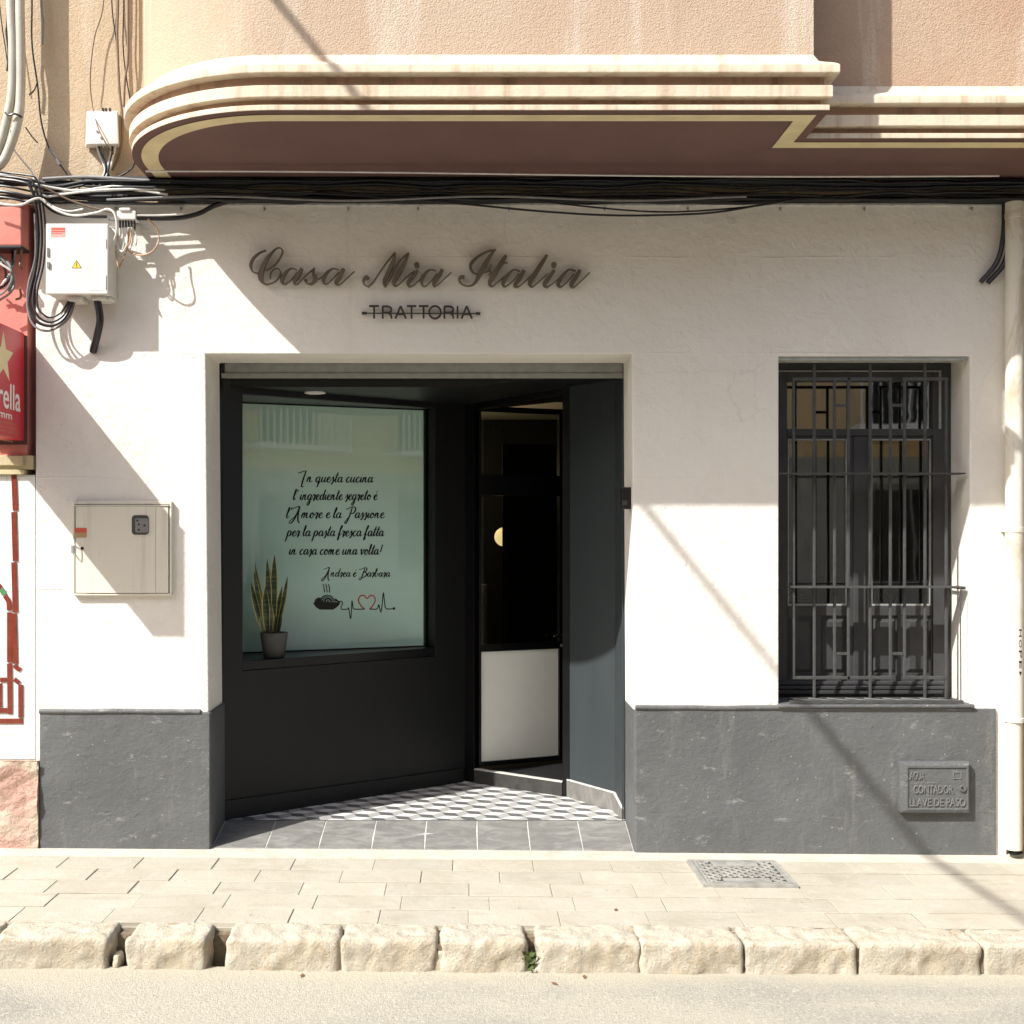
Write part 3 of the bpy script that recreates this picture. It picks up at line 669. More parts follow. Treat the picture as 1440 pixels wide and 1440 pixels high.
# handwriting: glyph strokes on a unit grid (x-height 1, baseline 0)
GL = {
 'a': (1.02, [[(.78, .80), (.55, 1.0), (.22, .78), (.12, .32), (.30, .02), (.58, .25), (.80, .92)], [(.82, 1.0), (.72, .35), (.84, .02), (1.12, .30)]]),
 'b': (0.95, [[(0, .3), (.38, 1.3), (.42, 1.9), (.28, 1.85), (.16, 1.1), (.14, .3), (.36, .0), (.66, .3), (.66, .75), (.5, .85)], [(.62, .7), (1.05, .72)]]),
 'c': (0.82, [[(.70, .82), (.52, 1.0), (.22, .72), (.16, .28), (.38, .0), (.66, .12), (.92, .4)]]),
 'd': (1.02, [[(.78, .80), (.55, 1.0), (.22, .78), (.12, .32), (.30, .02), (.58, .25), (.80, .92)], [(.98, 1.95), (.82, 1.1), (.72, .35), (.84, .02), (1.12, .30)]]),
 'e': (0.80, [[(.12, .42), (.45, .55), (.66, .85), (.48, 1.0), (.22, .78), (.16, .28), (.38, .0), (.66, .12), (.90, .4)]]),
 'f': (0.70, [[(0, .3), (.5, 1.3), (.68, 1.85), (.52, 1.95), (.36, 1.3), (.20, .1), (.05, -.75)], [(.05, -.75), (.35, -.5), (.3, .1), (.72, .35)]]),
 'g': (1.02, [[(.78, .80), (.55, 1.0), (.22, .78), (.12, .32), (.30, .02), (.58, .25), (.80, .92)], [(.82, 1.0), (.70, .2), (.55, -.7), (.30, -1.0), (.12, -.75), (.45, -.25), (1.1, .30)]]),
 'i': (0.48, [[(0, .35), (.24, .95)], [(.26, 1.0), (.16, .35), (.28, .02), (.54, .32)], [(.34, 1.42), (.38, 1.52)]]),
 'l': (0.52, [[(0, .3), (.40, 1.25), (.46, 1.85), (.34, 1.9), (.20, 1.1), (.14, .3), (.26, .0), (.56, .32)]]),
 'm': (1.50, [[(0, .35), (.2, .95)], [(.22, 1.0), (.10, 0)], [(.12, .25), (.42, .95), (.56, .85), (.50, .0)], [(.52, .25), (.84, .95), (.98, .85), (.92, .3), (1.05, .02), (1.5, .32)]]),
 'n': (1.06, [[(0, .35), (.2, .95)], [(.22, 1.0), (.10, 0)], [(.12, .25), (.44, .95), (.60, .85), (.56, .3), (.68, .02), (1.08, .32)]]),
 'o': (0.88, [[(.5, 1.0), (.22, .78), (.14, .3), (.36, 0), (.64, .25), (.68, .75), (.5, 1.0), (.58, .72), (.95, .68)]]),
 'p': (1.0, [[(0, .4), (.24, 1.0)], [(.26, 1.05), (.14, .1), (-.06, -1.0)], [(.18, .5), (.48, 1.0), (.76, .75), (.66, .2), (.40, .02), (.22, .2)], [(.62, .12), (1.02, .34)]]),
 'q': (1.05, [[(.78, .80), (.55, 1.0), (.22, .78), (.12, .32), (.30, .02), (.58, .25), (.80, .92)], [(.82, 1.0), (.68, .1), (.56, -.95)], [(.56, -.9), (.72, -.3), (1.1, .32)]]),
 'r': (0.74, [[(0, .4), (.26, 1.12)], [(.26, 1.1), (.42, .85), (.62, .88), (.42, .3), (.40, -.25)], [(.40, -.25), (.55, .1), (.8, .32)]]),
 's': (0.66, [[(0, .3), (.42, 1.12)], [(.42, 1.1), (.46, .75), (.52, .3), (.34, -.28), (.12, -.25)], [(.4, -.1), (.70, .34)]]),
 't': (0.62, [[(0, .32), (.42, 1.0)], [(.50, 1.85), (.34, 1.0), (.20, .3), (.32, .0), (.64, .32)], [(.08, 1.22), (.72, 1.36)]]),
 'u': (1.02, [[(0, .4), (.2, .95)], [(.24, 1.0), (.14, .35), (.28, .02), (.56, .3), (.76, .95)], [(.78, 1.0), (.68, .35), (.80, .02), (1.06, .32)]]),
 'v': (0.86, [[(.02, .8), (.22, 1.0), (.28, .5), (.36, .02), (.62, .4), (.70, 1.0), (.9, .8)]]),
 '!': (0.50, [[(.55, 1.9), (.32, .5)], [(.24, .02), (.27, .10)]]), "'": (0.30, [[(.28, 1.9), (.20, 1.5)]]), ' ': (0.55, []),
 'I': (0.95, [[(-.9, 1.75), (-.55, 1.72), (.1, 2.05), (.62, 2.1)], [(.55, 2.1), (.36, 1.0), (.18, -.6), (.34, -.85), (.62, -.8)]]),
 'A': (1.35, [[(-.55, 1.75), (-.2, 1.8), (.3, 2.05), (.78, 2.05), (.62, 1.2), (.30, .0), (-.1, -.8), (-.5, -.95), (-.55, -.6), (.1, .1), (.5, .75), (.9, .85)], [(.80, 2.0), (.76, .6), (.95, -.5), (1.3, -.95)]]),
 'P': (1.35, [[(-.55, 1.7), (-.1, 1.75), (.4, 2.05), (1.0, 2.1), (1.3, 1.7), (1.1, 1.0), (.6, .8)], [(.62, 2.0), (.5, 1.0), (.2, -.4), (-.1, -1.0), (-.3, -.75), (.2, .1)]]),
 'B': (1.45, [[(-.75, 1.7), (-.2, 1.75), (.4, 2.05), (1.0, 2.05), (1.15, 1.65), (.85, 1.15), (.55, 1.05)], [(.6, 1.05), (1.2, .9), (1.25, .3), (.8, -.1), (.35, -.3)], [(.62, 2.0), (.48, 1.0), (.25, -.3), (-.05, -.75), (-.35, -.5), (-.1, -.05)]]),
}
GL['é'] = (0.80, GL['e'][1] + [[(.42, 1.35), (.58, 1.75)]])
def script(mb, text, x0, x1, base0, base1, xh, T, off, pen=0.30):
    """text fitted between x0 and x1; the baseline runs from base0 to base1"""
    x = 0; S = []; sl = 0.18
    for ch in text:
        adv, st = GL[ch]
        for s in st: S.append([(x + px_ + sl * pz, pz) for px_, pz in s])
        x += adv
    lo = min(p[0] for s in S for p in s); hi = max(p[0] for s in S for p in s); k = (x1 - x0) / (hi - lo)
    for i, s in enumerate(S):
        pts = []
        q = [(x0 + (a - lo) * k, b * xh) for a, b in s]
        for j, (a, b) in enumerate(q):
            e = q[min(j + 1, len(q) - 1)]; f = q[max(j - 1, 0)]
            dx, dz = e[0] - f[0], e[1] - f[1]; L = math.hypot(dx, dz) + 1e-9
            wt = pen * xh * (0.50 + 0.5 * max(0, -dz / L))
            if j in (0, len(q) - 1): wt *= 0.75
            t = (a - x0) / (x1 - x0)
            pts.append((a, base0 + (base1 - base0) * t + b, wt))
        ribbon(mb, pts, T, off + i * 0.00003, None, 4, 0, 0.00003)
LINES = [("In questa cucina", 419, 525, 678, 678.5, 7.5), ("l' ingrediente segreto é", 412, 531, 703, 703, 7.5), ("l' Amore e la  Passione", 402, 541, 728.5, 728.5, 7.5),
         ("per la pasta fresca fatta", 401, 540, 754, 754, 7.5), ("in casa come una volta!", 406, 538, 780, 780, 7.5), ("Andrea é  Barbara", 452, 549, 811, 811, 6.0)]
for txt, a, b, ya, yb, xh in LINES:
    u0, z0 = gp(a, ya); u1, z1 = gp(b, yb); _, zt = gp((a + b) / 2, (ya + yb) / 2 - xh); zm = (z0 + z1) / 2
    m2 = MB(); script(m2, txt, u0, u1, z0, z1, zt - zm, TG, 0.0010); m2.build('lettering', VINYL, win)
# bowl of pasta and the heartbeat line
def gz(x, y): return gp(430 + x / 10.286, 790 + y / 10.286)
def gpath(mb, pts, wd, off, m=0, k=5):
    ribbon(mb, [(*gz(x, y), wd) for x, y in pts], TG, off, None, k, m, 0.00005)
m2 = MB(); S_ = 0.00043
bowl = [(105, 595), (150, 585), (300, 580), (440, 583), (490, 572)] + [(470, 620), (420, 668), (370, 692), (200, 692), (150, 660), (118, 620)]
m2.quad([TG(*(lambda q: (q[0], 0.0012, q[1]))(gz(x, y))) for x, y in bowl])
heap = [(118, 590), (140, 540), (185, 512), (215, 525), (250, 490), (310, 474), (370, 488), (415, 530), (440, 535), (470, 560), (490, 574), (300, 578)]
m2.quad([TG(*(lambda q: (q[0], 0.0013, q[1]))(gz(x, y))) for x, y in heap])
gpath(m2, [(395, 655), (440, 600), (480, 575), (490, 600), (440, 655), (380, 690)], 14 * S_, 0.0016)
for dx in (0, 40, 80): gpath(m2, [(245 + dx, 325), (262 + dx * .9, 350), (262 + dx, 385), (272 + dx * .85, 420), (268 + dx, 445)], 15 * S_, 0.0014)
gpath(m2, [(480, 575), (515, 572), (532, 600), (512, 650), (515, 685), (600, 686), (615, 665), (625, 700), (648, 830), (660, 690), (668, 560), (680, 640), (700, 684), (850, 684)], 14 * S_, 0.0015, k=3)
gpath(m2, [(920, 682), (1030, 682), (1055, 615), (1085, 735), (1105, 600), (1122, 440), (1140, 600), (1165, 680), (1275, 676)], 15 * S_, 0.0015, k=3)
m2.quad([TG(u + 0.0085 * math.cos(t * math.pi / 8), 0.0017, z + 0.0085 * math.sin(t * math.pi / 8)) for t in range(16) for u, z in [gz(1275, 676)]])
m2.build('lettering', VINYL, win)
m2 = MB(); gpath(m2, [(345 - 90, 575), (268, 540), (320, 510), (375, 540), (395, 572)], 6 * S_, 0.0018); gpath(m2, [(290, 575), (320, 545), (352, 575)], 6 * S_, 0.0018); gpath(m2, [(225, 560), (262, 512), (320, 492), (390, 520), (420, 560)], 5 * S_, 0.0019)
m2.build('bowl_highlight', FROST, win)
m2 = MB(); gpath(m2, [(850, 684), (800, 640), (760, 560), (790, 495), (840, 488), (885, 530), (930, 490), (985, 500), (1002, 560), (965, 640), (920, 682)], 17 * S_, 0.0020); m2.build('lettering', VINYL_RED, win, label='red heart outline in the heartbeat line')

# ceiling of the recess
mb = MB()
pts = [Vector((-1.75, DEP + 0.03, 0)), Vector((0.9, DEP + 0.03, 0)), Vector((0.9, 1.5, 0)), Vector((-1.75, 1.5, 0))]
xsg = [-1.75, -1.0, -0.25, 0.0, 0.35, 0.9]
for a, b in zip(xsg, xsg[1:]):
    mb.quad([(a, DEP + .03, ceil(a)), (b, DEP + .03, ceil(b)), (b, 1.75, ceil(b)), (a, 1.75, ceil(a))])
    mb.quad([(a, DEP + .03, ceil(a) + .1), (b, DEP + .03, ceil(b) + .1), (b, 1.75, ceil(b) + .1), (a, 1.75, ceil(a) + .1)])
    mb.quad([(a, DEP + .03, ceil(a)), (b, DEP + .03, ceil(b)), (b, DEP + .03, ZD + .06), (a, DEP + .03, ZD + .06)])
mb.build('entrance_ceiling', CHARCOAL, B)
mb = MB(); zr0 = WZ(531.5, DEP); zr1 = WZ(520, DEP)
mb.box(JL + .005, JR - .005, DEP + .002, DEP + .028, zr0, zr1 - 0.018); mb.box(JL + .005, JR - .005, DEP + .010, DEP + .028, zr1 - 0.016, ZD + .02)
mb.build('shutter_rail', RAIL, B, bevel=0.002)
# right hand panel and its stone skirting
TR, LR, UR, NR = frame2(C_, D_)
TR2, LR2, UR2, NR2 = frame2(D_, E_)
mb = MB(); mb.box(0.0, LR, 0.0, 0.06, 0.0, 2.6, 0, TR); mb.build('entrance_side_panel', SLATE, B, bevel=0.002)
mb = MB(); mb.box(0.0, LR2, 0.0, 0.03, 0.0, 2.6, 0, TR2); mb.build('entrance_side_panel', SLATE, B, bevel=0.002)
zc_, zd_, ze_ = fz(C_.y), fz(D_.y), fz(E_.y)
mb = MB(); mb.prism([(0, zc_ - .05), (LR, zd_ - .05), (LR, zd_ + .100), (0, zc_ + 0.100)], -0.012, -0.0005, 0, TR); mb.prism([(0, zd_ - .05), (LR2, ze_ - .05), (LR2, ze_ + 0.055), (0.02, zd_ + .100), (0, zd_ + .100)], -0.012, -0.0005, 0, TR2); mb.build('stone_skirting', SKIRT, B)
mb = MB(); ribbon(mb, [(0, zc_ + .1035, .007), (LR, zd_ + .1035, .007)], TR, -0.0125, -0.0005, 1, tilt=0); ribbon(mb, [(0.0, zd_ + .1035, .007), (.02, zd_ + .1035, .007), (LR2, ze_ + .0585, .007)], TR2, -0.0125, -0.0005, 1, tilt=0); mb.build('skirting_grout', LIGHT_TRIM, B)
mb = MB(); mb.box(E_.x - .006, JR - .012, DEP - .010, DEP - .002, -.05, zr0 - 0.002); mb.build('panel_edge_strip', SLATE, B, bevel=0.002)

# door frame in the back of the recess
TD, LD, UD, ND = frame2(B_, C_)
hd0 = 2.428
jl0, _ = ray_u(655, 700, B_, UD, ND); jl1, _ = ray_u(668, 700, B_, UD, ND); jr0, _ = ray_u(792, 700, B_, UD, ND)
zs_ = fz(B_.y)
door = None
mb = MB(); mb.box(0.0, jl1, -0.01, 0.06, 0.05, 2.56, 0, TD); mb.box(jr0, LD + .012, -0.01, 0.06, 0.05, 2.56, 0, TD)
mb.prism([(jl1 + .0005, ZC - .035), (jr0 - .0005, ceil(C_.x) - 0.045), (jr0 - .0005, 2.56), (jl1 + .0005, 2.56)], -0.009, 0.059, 0, TD)
door = mb.build('entrance_door', BLACK, B, bevel=0.002)
mb = MB(); mb.prism([(jl1 + .001, fz(B_.y) - .05), (jr0 - .001, fz(C_.y) - .05), (jr0 - .001, fz(C_.y) + .082), (jl1 + .001, fz(B_.y) + .082)], -0.014, 0.05, 0, TD); mb.build('door_threshold', RISER, door)
mb = MB(); ribbon(mb, [(jl1 + .001, fz(B_.y) + .085, .005), (jr0 - .001, fz(C_.y) + .085, .005)], TD, -0.015, 0.02, 1, tilt=0); mb.build('threshold_strip', LIGHT_TRIM, door)
# open leaf, hinged at the left jamb and swung inwards
HP = TD(jl1 + 0.004, 0.05, 0); FP = H_(791, D + 1.57)
TF, LF, UF, NF = frame2(Vector((HP.x, HP.y, 0)), Vector((FP.x, FP.y, 0)))
def fu(px, py): return ray_u(px, py, Vector((HP.x, HP.y, 0)), UF, NF)
zt = fu(680, 571)[1]; st = 0.045; zbot = fz(1.1) + 0.095
_, m1a = fu(720, 697); _, m1b = fu(720, 668); _, g_t = fu(720, 914.5); _, g_b = fu(720, 1071); _, m2b = fu(720, 905)
u_l = fu(672, 700)[0]; u_r = fu(785, 900)[0]
mb = MB()
mb.box(0, u_l, -0.02, 0.02, zbot, zt, 0, TF); mb.box(u_r, LF, -0.02, 0.02, zbot, zt, 0, TF)
mb.box(u_l, u_r, -0.019, 0.019, zt - .035, zt - .001, 0, TF); mb.box(u_l, u_r, -0.019, 0.019, m1a, m1b, 0, TF); mb.box(u_l, u_r, -0.019, 0.019, g_t + .002, m2b, 0, TF); mb.box(u_l, u_r, -0.019, 0.019, zbot + .001, zbot + .03, 0, TF)
leaf = mb.build('door_leaf', BLACK, door, bevel=0.002)
mb = MB(); mb.box(u_l + .0005, u_r - .0005, -0.003, 0.003, m1b + .0005, zt - .0355, 0, TF); mb.box(u_l + .0005, u_r - .0005, -0.003, 0.003, m2b + .0005, m1a - .0005, 0, TF); mb.box(u_l + .0005, u_r - .0005, -0.003, 0.003, zbot + .031, g_t + .0015, 0, TF)
mb.build('door_glass', GLASS, door)
mb = MB(); mb.box(u_l + .003, u_r - .003, -0.0052, -0.0036, g_b, g_t - .002, 0, TF); mb.build('frosted_panel', FILM, door)
mb = MB(); hu, hz = fu(787.5, 893); mb.tube([TF(hu, -0.02, hz), TF(hu, -0.055, hz), TF(hu - .075, -0.06, hz)], 0.008, 8, smooth=3); mb.build('door_handle', CHROME, door, smooth=True); mb = MB(); mb.lathe(TF(hu, -0.02, hz - .065), [(0.001, -.006), (.012, -.006), (.012, 0.0)], 10, 0, 'y'); mb.build('door_lock', CHROME, door, smooth=True)

# room behind the door
mb = MB(); mb.box(-1.9, 2.3, 0.9, 4.6, 2.66, 2.72); mb.build('room_ceiling', INT_CREAM, B)
mb = MB(); mb.box(-1.9, 2.3, 4.5, 4.56, 0.0, 2.655); mb.build('room_wall', INT_DARK, B)
mb = MB(); mb.box(-1.96, -1.9, 0.5, 4.6, 0.0, 2.655); mb.build('room_wall', INT_DARK, B)
mb = MB(); mb.box(1.02, 1.08, 0.36, 4.49, 0.0, 2.655); mb.build('room_wall', INT_DARK, B)
mb = MB(); mb.box(0.44, 1.015, 0.99, 1.03, 0.0, 2.655); mb.build('room_wall', INT_DARK, B)
mb = MB(); mb.box(-1.9, -0.33, 1.56, 1.60, 0, 2.655); mb.build('room_wall', INT_DARK, B)
mb = MB(); P3 = [B_ - ND * .052, C_ - ND * .052, Vector((1.0, 1.04, 0)), Vector((1.0, 4.49, 0)), Vector((-1.88, 4.49, 0)), Vector((-1.88, 1.62, 0)), Vector((-.32, 1.62, 0))]
mb.quad([(p.x, p.y, .155) for p in P3]); mb.build('room_floor', INT_DARK, B)
mb = MB(); mb.box(-0.128, -0.088, 2.95, 3.0, 0.16, 1.25); mb.build('room_pale_strip', INT_CREAM, B)  # invented pale strip, gives the white streak behind the door glass
mb = MB(); mb.box(0.022, 0.5, 2.6, 2.64, 0.16, 2.3); mb.build('room_partition', INT_DARK, B)
lp = W(708.5, 755, 2.9); mb = MB(); mb.lathe(lp, [(0.001, -.072)] + [(.072 * math.cos(a), .072 * math.sin(a)) for a in [R(x) for x in range(-75, 90, 15)]] + [(.001, .072)], 20)
lamp = mb.build('globe_lamp', LAMP, None, loc=lp, smooth=True); tag(lamp, 'round warm glowing lamp seen through the dark door glass', 'lamp')
mb = MB(); mb.tube([lp + Vector((0, 0, .07)), lp + Vector((0, 0, 0.86))], 0.004, 6, smooth=0); mb.build('cord', CAB_BLACK, lamp)
pl = bpy.data.lights.new('room_fill_light', 'POINT'); pl.energy = 8; pl.color = (1, .75, .45); pl.shadow_soft_size = 0.05  # added warm fill light, away from the globe, brightens the room ceiling
po = bpy.data.objects.new('room_fill_light', pl); COL.objects.link(po); po.location = (-0.6, 3.2, 2.1)

# floor of the recess: slate threshold ramp and cube pattern cement tiles
mb = MB(); x0 = WX(671) - 0.2757 * 5.0
rz = lambda y: 0.006 + (fz(DEP) - 0.006) * y / DEP
TT = lambda x, y, z: Vector((x, y, z + rz(y) - SL * x * (1 - y / DEP)))
mb.box(JL - .01, JR + .02, 0.001, DEP, -0.06, -0.004, 1, TT)
for k in range(-1, 10):
    a = x0 + .2757 * k + .003; b = x0 + .2757 * (k + 1) - .003
    a = max(a, xb + .008); b = min(b, JR + .0)
    if b - a < 0.03: continue
    mb.box(a, b, 0.004, DEP - 0.004, -0.01, 0.0, 0, TT)
th = mb.build('threshold', [SLATE_TILE, LIGHT_TRIM], bevel=0.0015); th['kind'] = 'structure'
bm = bmesh.new(); a_ = 0.137; Rr_ = a_ / math.sqrt(3); rot = R(17)
v1 = Vector((math.cos(rot), math.sin(rot))) * a_; v2 = Vector((math.cos(rot - R(60)), math.sin(rot - R(60)))) * a_
hv = [Vector((math.cos(rot + R(30 + 60 * i)), math.sin(rot + R(30 + 60 * i)))) * (Rr_) for i in range(6)]
for i in range(-20, 20):
    for j in range(-20, 20):
        c = Vector((-0.4, 0.6)) + v1 * i + v2 * j
        if not (-1.9 < c.x < 1.0 and 0.2 < c.y < 1.6): continue
        for k, mi in ((3, 2), (1, 0), (5, 1)):
            q = [c, c + hv[(k - 1) % 6], c + hv[k], c + hv[(k + 1) % 6]]
            f = bm.faces.new([bm.verts.new((p.x, p.y, fz(p.y))) for p in q]); f.material_index = mi
def clip(P, Q):   # keep the left side of P->Q
    n_ = Vector((-(Q - P).y, (Q - P).x, 0)).normalized()
    bmesh.ops.bisect_plane(bm, geom=bm.verts[:] + bm.edges[:] + bm.faces[:], plane_co=P, plane_no=n_, clear_inner=True)
for P, Q in ((Vector((-2, DEP, 0)), Vector((2, DEP, 0))), (E_ + Vector((.02, 0, 0)), D_ + Vector((.02, .02, 0))), (D_ - NR * .02, C_ - NR * .02), (C_ - ND * .03, B_ - ND * .03), (B_, A_)): clip(P, Q)
me = bpy.data.meshes.new('tiled_floor'); bm.to_mesh(me); bm.free()
for m_ in (T_WHITE, T_GREY, T_DARK): me.materials.append(m_)
fo = bpy.data.objects.new('tiled_floor', me); COL.objects.link(fo); fo['kind'] = 'structure'

# ---- the barred window
wy = 0.24
win2 = None
mb = MB(); x0, x1 = WL_ + .002, WR_ - .002; z0, z1 = ZWB + .005, ZWT - .002
X = lambda px: WX(px, wy); Z = lambda py: WZ(py, wy)
mb.box(x0, X(1107), wy, wy + .08, z0, z1); mb.box(X(1312), x1, wy, wy + .08, z0, z1); mb.box(X(1107), X(1312), wy + .001, wy + .079, Z(536), z1); mb.box(X(1107), X(1312), wy - .004, wy + .078, Z(613), Z(603)); mb.box(X(1107), X(1312), wy + .001, wy + .079, z0, Z(972))
win2 = mb.build('barred_window', WINWOOD, B, bevel=0.004)
mb = MB(); mb.box(x0 + .02, X(1320), wy - .012, wy - .001, Z(523), Z(521.4)); mb.box(X(1319.5), X(1322.5), wy - .012, wy - .001, Z(603), Z(521)); mb.build('pale_edge', BEAD, win2)
def casement(pa, pb, qa, qb, name):
    m_ = MB()
    m_.box(X(pa), X(qa), wy + .006, wy + .05, Z(972) + .001, Z(613) - .001); m_.box(X(qb), X(pb), wy + .006, wy + .05, Z(972) + .001, Z(613) - .001)
    m_.box(X(qa), X(qb), wy + .007, wy + .049, Z(617), Z(613) - .0015); m_.box(X(qa), X(qb), wy + .007, wy + .049, Z(866), Z(852)); m_.box(X(qa), X(qb), wy + .007, wy + .049, Z(972) + .0015, Z(950))
    m_.box(X(qa), X(qb), wy + .022, wy + .045, Z(950), Z(866))
    mid = (qa + qb) / 2; m_.box(X(mid - 5), X(mid + 5), wy + .008, wy + .0215, Z(949.7), Z(866.3))
    o = m_.build(name, WINWOOD, win2, bevel=0.003)
    for a, b in ((qa + 2, mid - 7), (mid + 7, qb - 2)):
        k = MB(); c0 = [(a, 946), (b, 946), (b, 870), (a, 870)]; g = 5
        c1 = [(a + g, 946 - g), (b - g, 946 - g), (b - g, 870 + g), (a + g, 870 + g)]
        f0 = [Vector((X(p), wy + .0215, Z(q))) for p, q in c0]; f1 = [Vector((X(p), wy + .008, Z(q))) for p, q in c1]
        for i in range(4): k.quad([f0[i], f0[(i + 1) % 4], f1[(i + 1) % 4], f1[i]])
        k.quad(f1); k.build('panel', WINWOOD, win2)
    k = MB()
    for (a, b, c, d) in ((qa, qb, 617.2, 619), (qa, qb, 849.5, 851.8), (qa, qa + 1.6, 619, 849.4), (qb - 1.6, qb, 619, 849.4)): k.box(X(a) + .0004, X(b) - .0004, wy + .010, wy + .021, Z(d), Z(c))
    k.build('glazing_bead', BEAD, win2)
    k = MB(); k.box(X(qa) + .0004, X(qb) - .0004, wy + .023, wy + .027, Z(852) + .001, Z(617) - .001); k.build('pane', GLASS_OLD, win2)
casement(1107.5, 1208, 1108.5, 1192, 'casement'); casement(1209, 1311.5, 1226, 1310, 'casement')
mb = MB(); mb.box(X(1200), X(1217), wy - .008, wy + .0055, Z(970), Z(614)); mb.build('meeting_stile', WINWOOD, win2, bevel=0.004)
mb = MB(); mb.box(X(1107) + .0005, X(1312) - .0005, wy + .03, wy + .034, Z(603) + .0005, Z(536) - .0005); mb.build('transom_pane', GLASS_TR, win2)
mb = MB()
for yy, hh, pz in ((.0, .018, 958), (-.012, .012, 964), (-.02, .012, 970)): mb.box(x0 + .004, X(1330), wy + yy - .012, wy + .003, Z(pz + 5), Z(pz))
mb.build('bottom_rail', WINWOOD, win2, bevel=0.004)
mb = MB(); mb.box(WL_ - .01, WR_ + .012, -.035, wy - .002, ZWB - .012, ZWB + .006); mb.build('window_sill', PLINTH, win2, bevel=0.006)
# little room behind it
mb = MB(); mb.box(1.09, 2.62, 1.7, 1.75, 0.5, 2.75); mb.box(2.57, 2.62, .37, 1.7, .5, 2.75); mb.box(1.085, 1.12, .37, 1.7, .5, 2.75); mb.box(1.12, 2.57, .37, 1.7, .5, .55); mb.box(1.12, 2.57, .37, 1.7, 2.7, 2.75); mb.build('window_room_wall', INT_GREY, B)
def curtain(xa, xb, y):
    m_ = MB(); n = 40; P = []
    for i in range(n + 1):
        t = i / n; P.append((xa + (xb - xa) * t, y + 0.018 * math.sin(t * 26) + .008 * math.sin(t * 61)))
    for (a, b), (c, d) in zip(P, P[1:]): m_.quad([(a, b, .56), (c, d, .56), (c, d, 2.16), (a, b, 2.16)])
    return m_.build('curtain', CURTAIN, win2, smooth=True)
curtain(1.40, 1.74, .62); curtain(1.95, 2.25, .62)

# ---- neighbouring house on the left
N = thing('tiled_house', 'neighbouring house with red upper wall and white tiles patterned in brown, at left edge', 'house', (-3.2, 0, 0))
mb = MB(); mb.box(-9, WX(38.5), 0.0, .3, WZ(640), WZ(287)); mb.build('red_wall', PINKWALL, N)
mb = MB(); mb.box(-9, WX(49), 0.004, .3, WZ(1068), WZ(668)); mb.build('tiled_wall', WTILE, N)
mb = MB(); mb.box(-9, WX(47), -.012, .3, WZ(660), WZ(640.5)); mb.box(-9, WX(35), -.03, .3, WZ(655), WZ(641)); mb.box(-9, WX(36), -.018, .3, WZ(667.5), WZ(660.5)); mb.build('cornice', BUFF, N, bevel=.003)
mb = MB(); nx_, nz_ = 26, 14
for i in range(nx_):
    for j in range(nz_):
        def q(i, j):
            x = -4.2 + (WX(56) + 4.2) * i / nx_; z = -.05 + (WZ(1069) + .05) * j / nz_; s = Vector((x, z, 0))
            return (x, -.022 - .03 * noise.fractal(s * 6, 1, 2, 4), z)
        mb.quad([q(i, j), q(i + 1, j), q(i + 1, j + 1), q(i, j + 1)])
mb.quad([(-4.2, -.02, WZ(1069)), (WX(56), -.02, WZ(1069)), (WX(56), .2, WZ(1069)), (-4.2, .2, WZ(1069))])
mb.quad([(WX(56), -.02, -.05), (WX(56), .2, -.05), (WX(56), .2, WZ(1069)), (WX(56), -.02, WZ(1069))])
mb.build('stone_base', RUBBLE, N)
def tilebar(pts, wd, mt, name='tile_band'):
    m_ = MB(); ribbon(m_, [(*W(a, b, 0).xz, wd) for a, b in pts], lambda x, o, z: Vector((x, o, z)), -.002, .003, 4, tilt=.0003); m_.build(name, mt, N)
pw = .0037
for a, b in ((668, 718), (720, 789), (791, 861), (863, 933)): tilebar([(19.5, a), (21.5, b)], 7.2 * pw, BTILE)
tilebar([(21.5, 935), (23, 939), (29, 942)], 6 * pw, BTILE)
tilebar([(13.5, 861), (13.5, 931)], 6.6 * pw, BTILE); tilebar([(13.5, 933), (14, 1004)], 6.6 * pw, BTILE); tilebar([(-30, 1000), (9.5, 999)], 7 * pw, BTILE); tilebar([(-30, 1014), (32, 1014)], 7 * pw, BTILE)
tilebar([(29, 963), (29, 1009)], 6.5 * pw, BTILE); tilebar([(27, 960.5), (20, 955)], 6 * pw, BTILE); tilebar([(13, 858), (12, 846), (7, 838)], 6.6 * pw, BTILE); tilebar([(6, 836), (2, 829)], 7 * pw, GTILE); tilebar([(1, 827), (-6, 820), (-16, 816)], 7 * pw, BTILE); tilebar([(0, 956), (9, 956)], 6 * pw, BTILE); tilebar([(0, 961), (0, 994)], 5 * pw, BTILE)

# ---- neighbouring house on the right
N2 = thing('ochre_house', 'narrow strip of ochre wall of the next house, at right edge behind the downpipe', 'house', (3.5, 0, 0))
mb = MB(); mb.box(WX(1416.5), 9, .03, .34, -.1, ZT); mb.build('wall', OCHRE, N2)

# ------------------------------------------------------------------ the house across the street (it shows in the window glass and bounces light)
OPP = stucco('ochre_house_front', (0.70, 0.53, 0.29), (0.68, 0.50, 0.27), (0.70, 0.56, 0.36))
PALE_W = simple('pale_grey_render', (0.40, 0.385, 0.345), 0.9, 0.1, var=0.2, vs=2)
O = thing('ochre_street_house', 'ochre house across the street, mirrored in the window panes', 'house', (0, -9.4, 0))
TO = lambda x, y, z: Vector((x, -9.4 - y, z))
mb = MB(); ox = [-22, ]
opn = []
for k in range(-7, 8): opn.append((k * 2.9 - 0.6, k * 2.9 + 0.6))
xs_ = [-23] + [e for ab in opn for e in ab] + [23]
zs_ = [-.12, .9, 2.3, 3.05, 4.75, 6.6]
zlo, zhi = zs_[:3] + [2.65], [2.65] + zs_[3:]
grid_solid(mb, xs_, zlo, lambda i, j: not (i % 2 == 1 and j == 1), 0, .3, 0, TO)
mb.build('lower_wall', PALE_W, O); mb = MB()
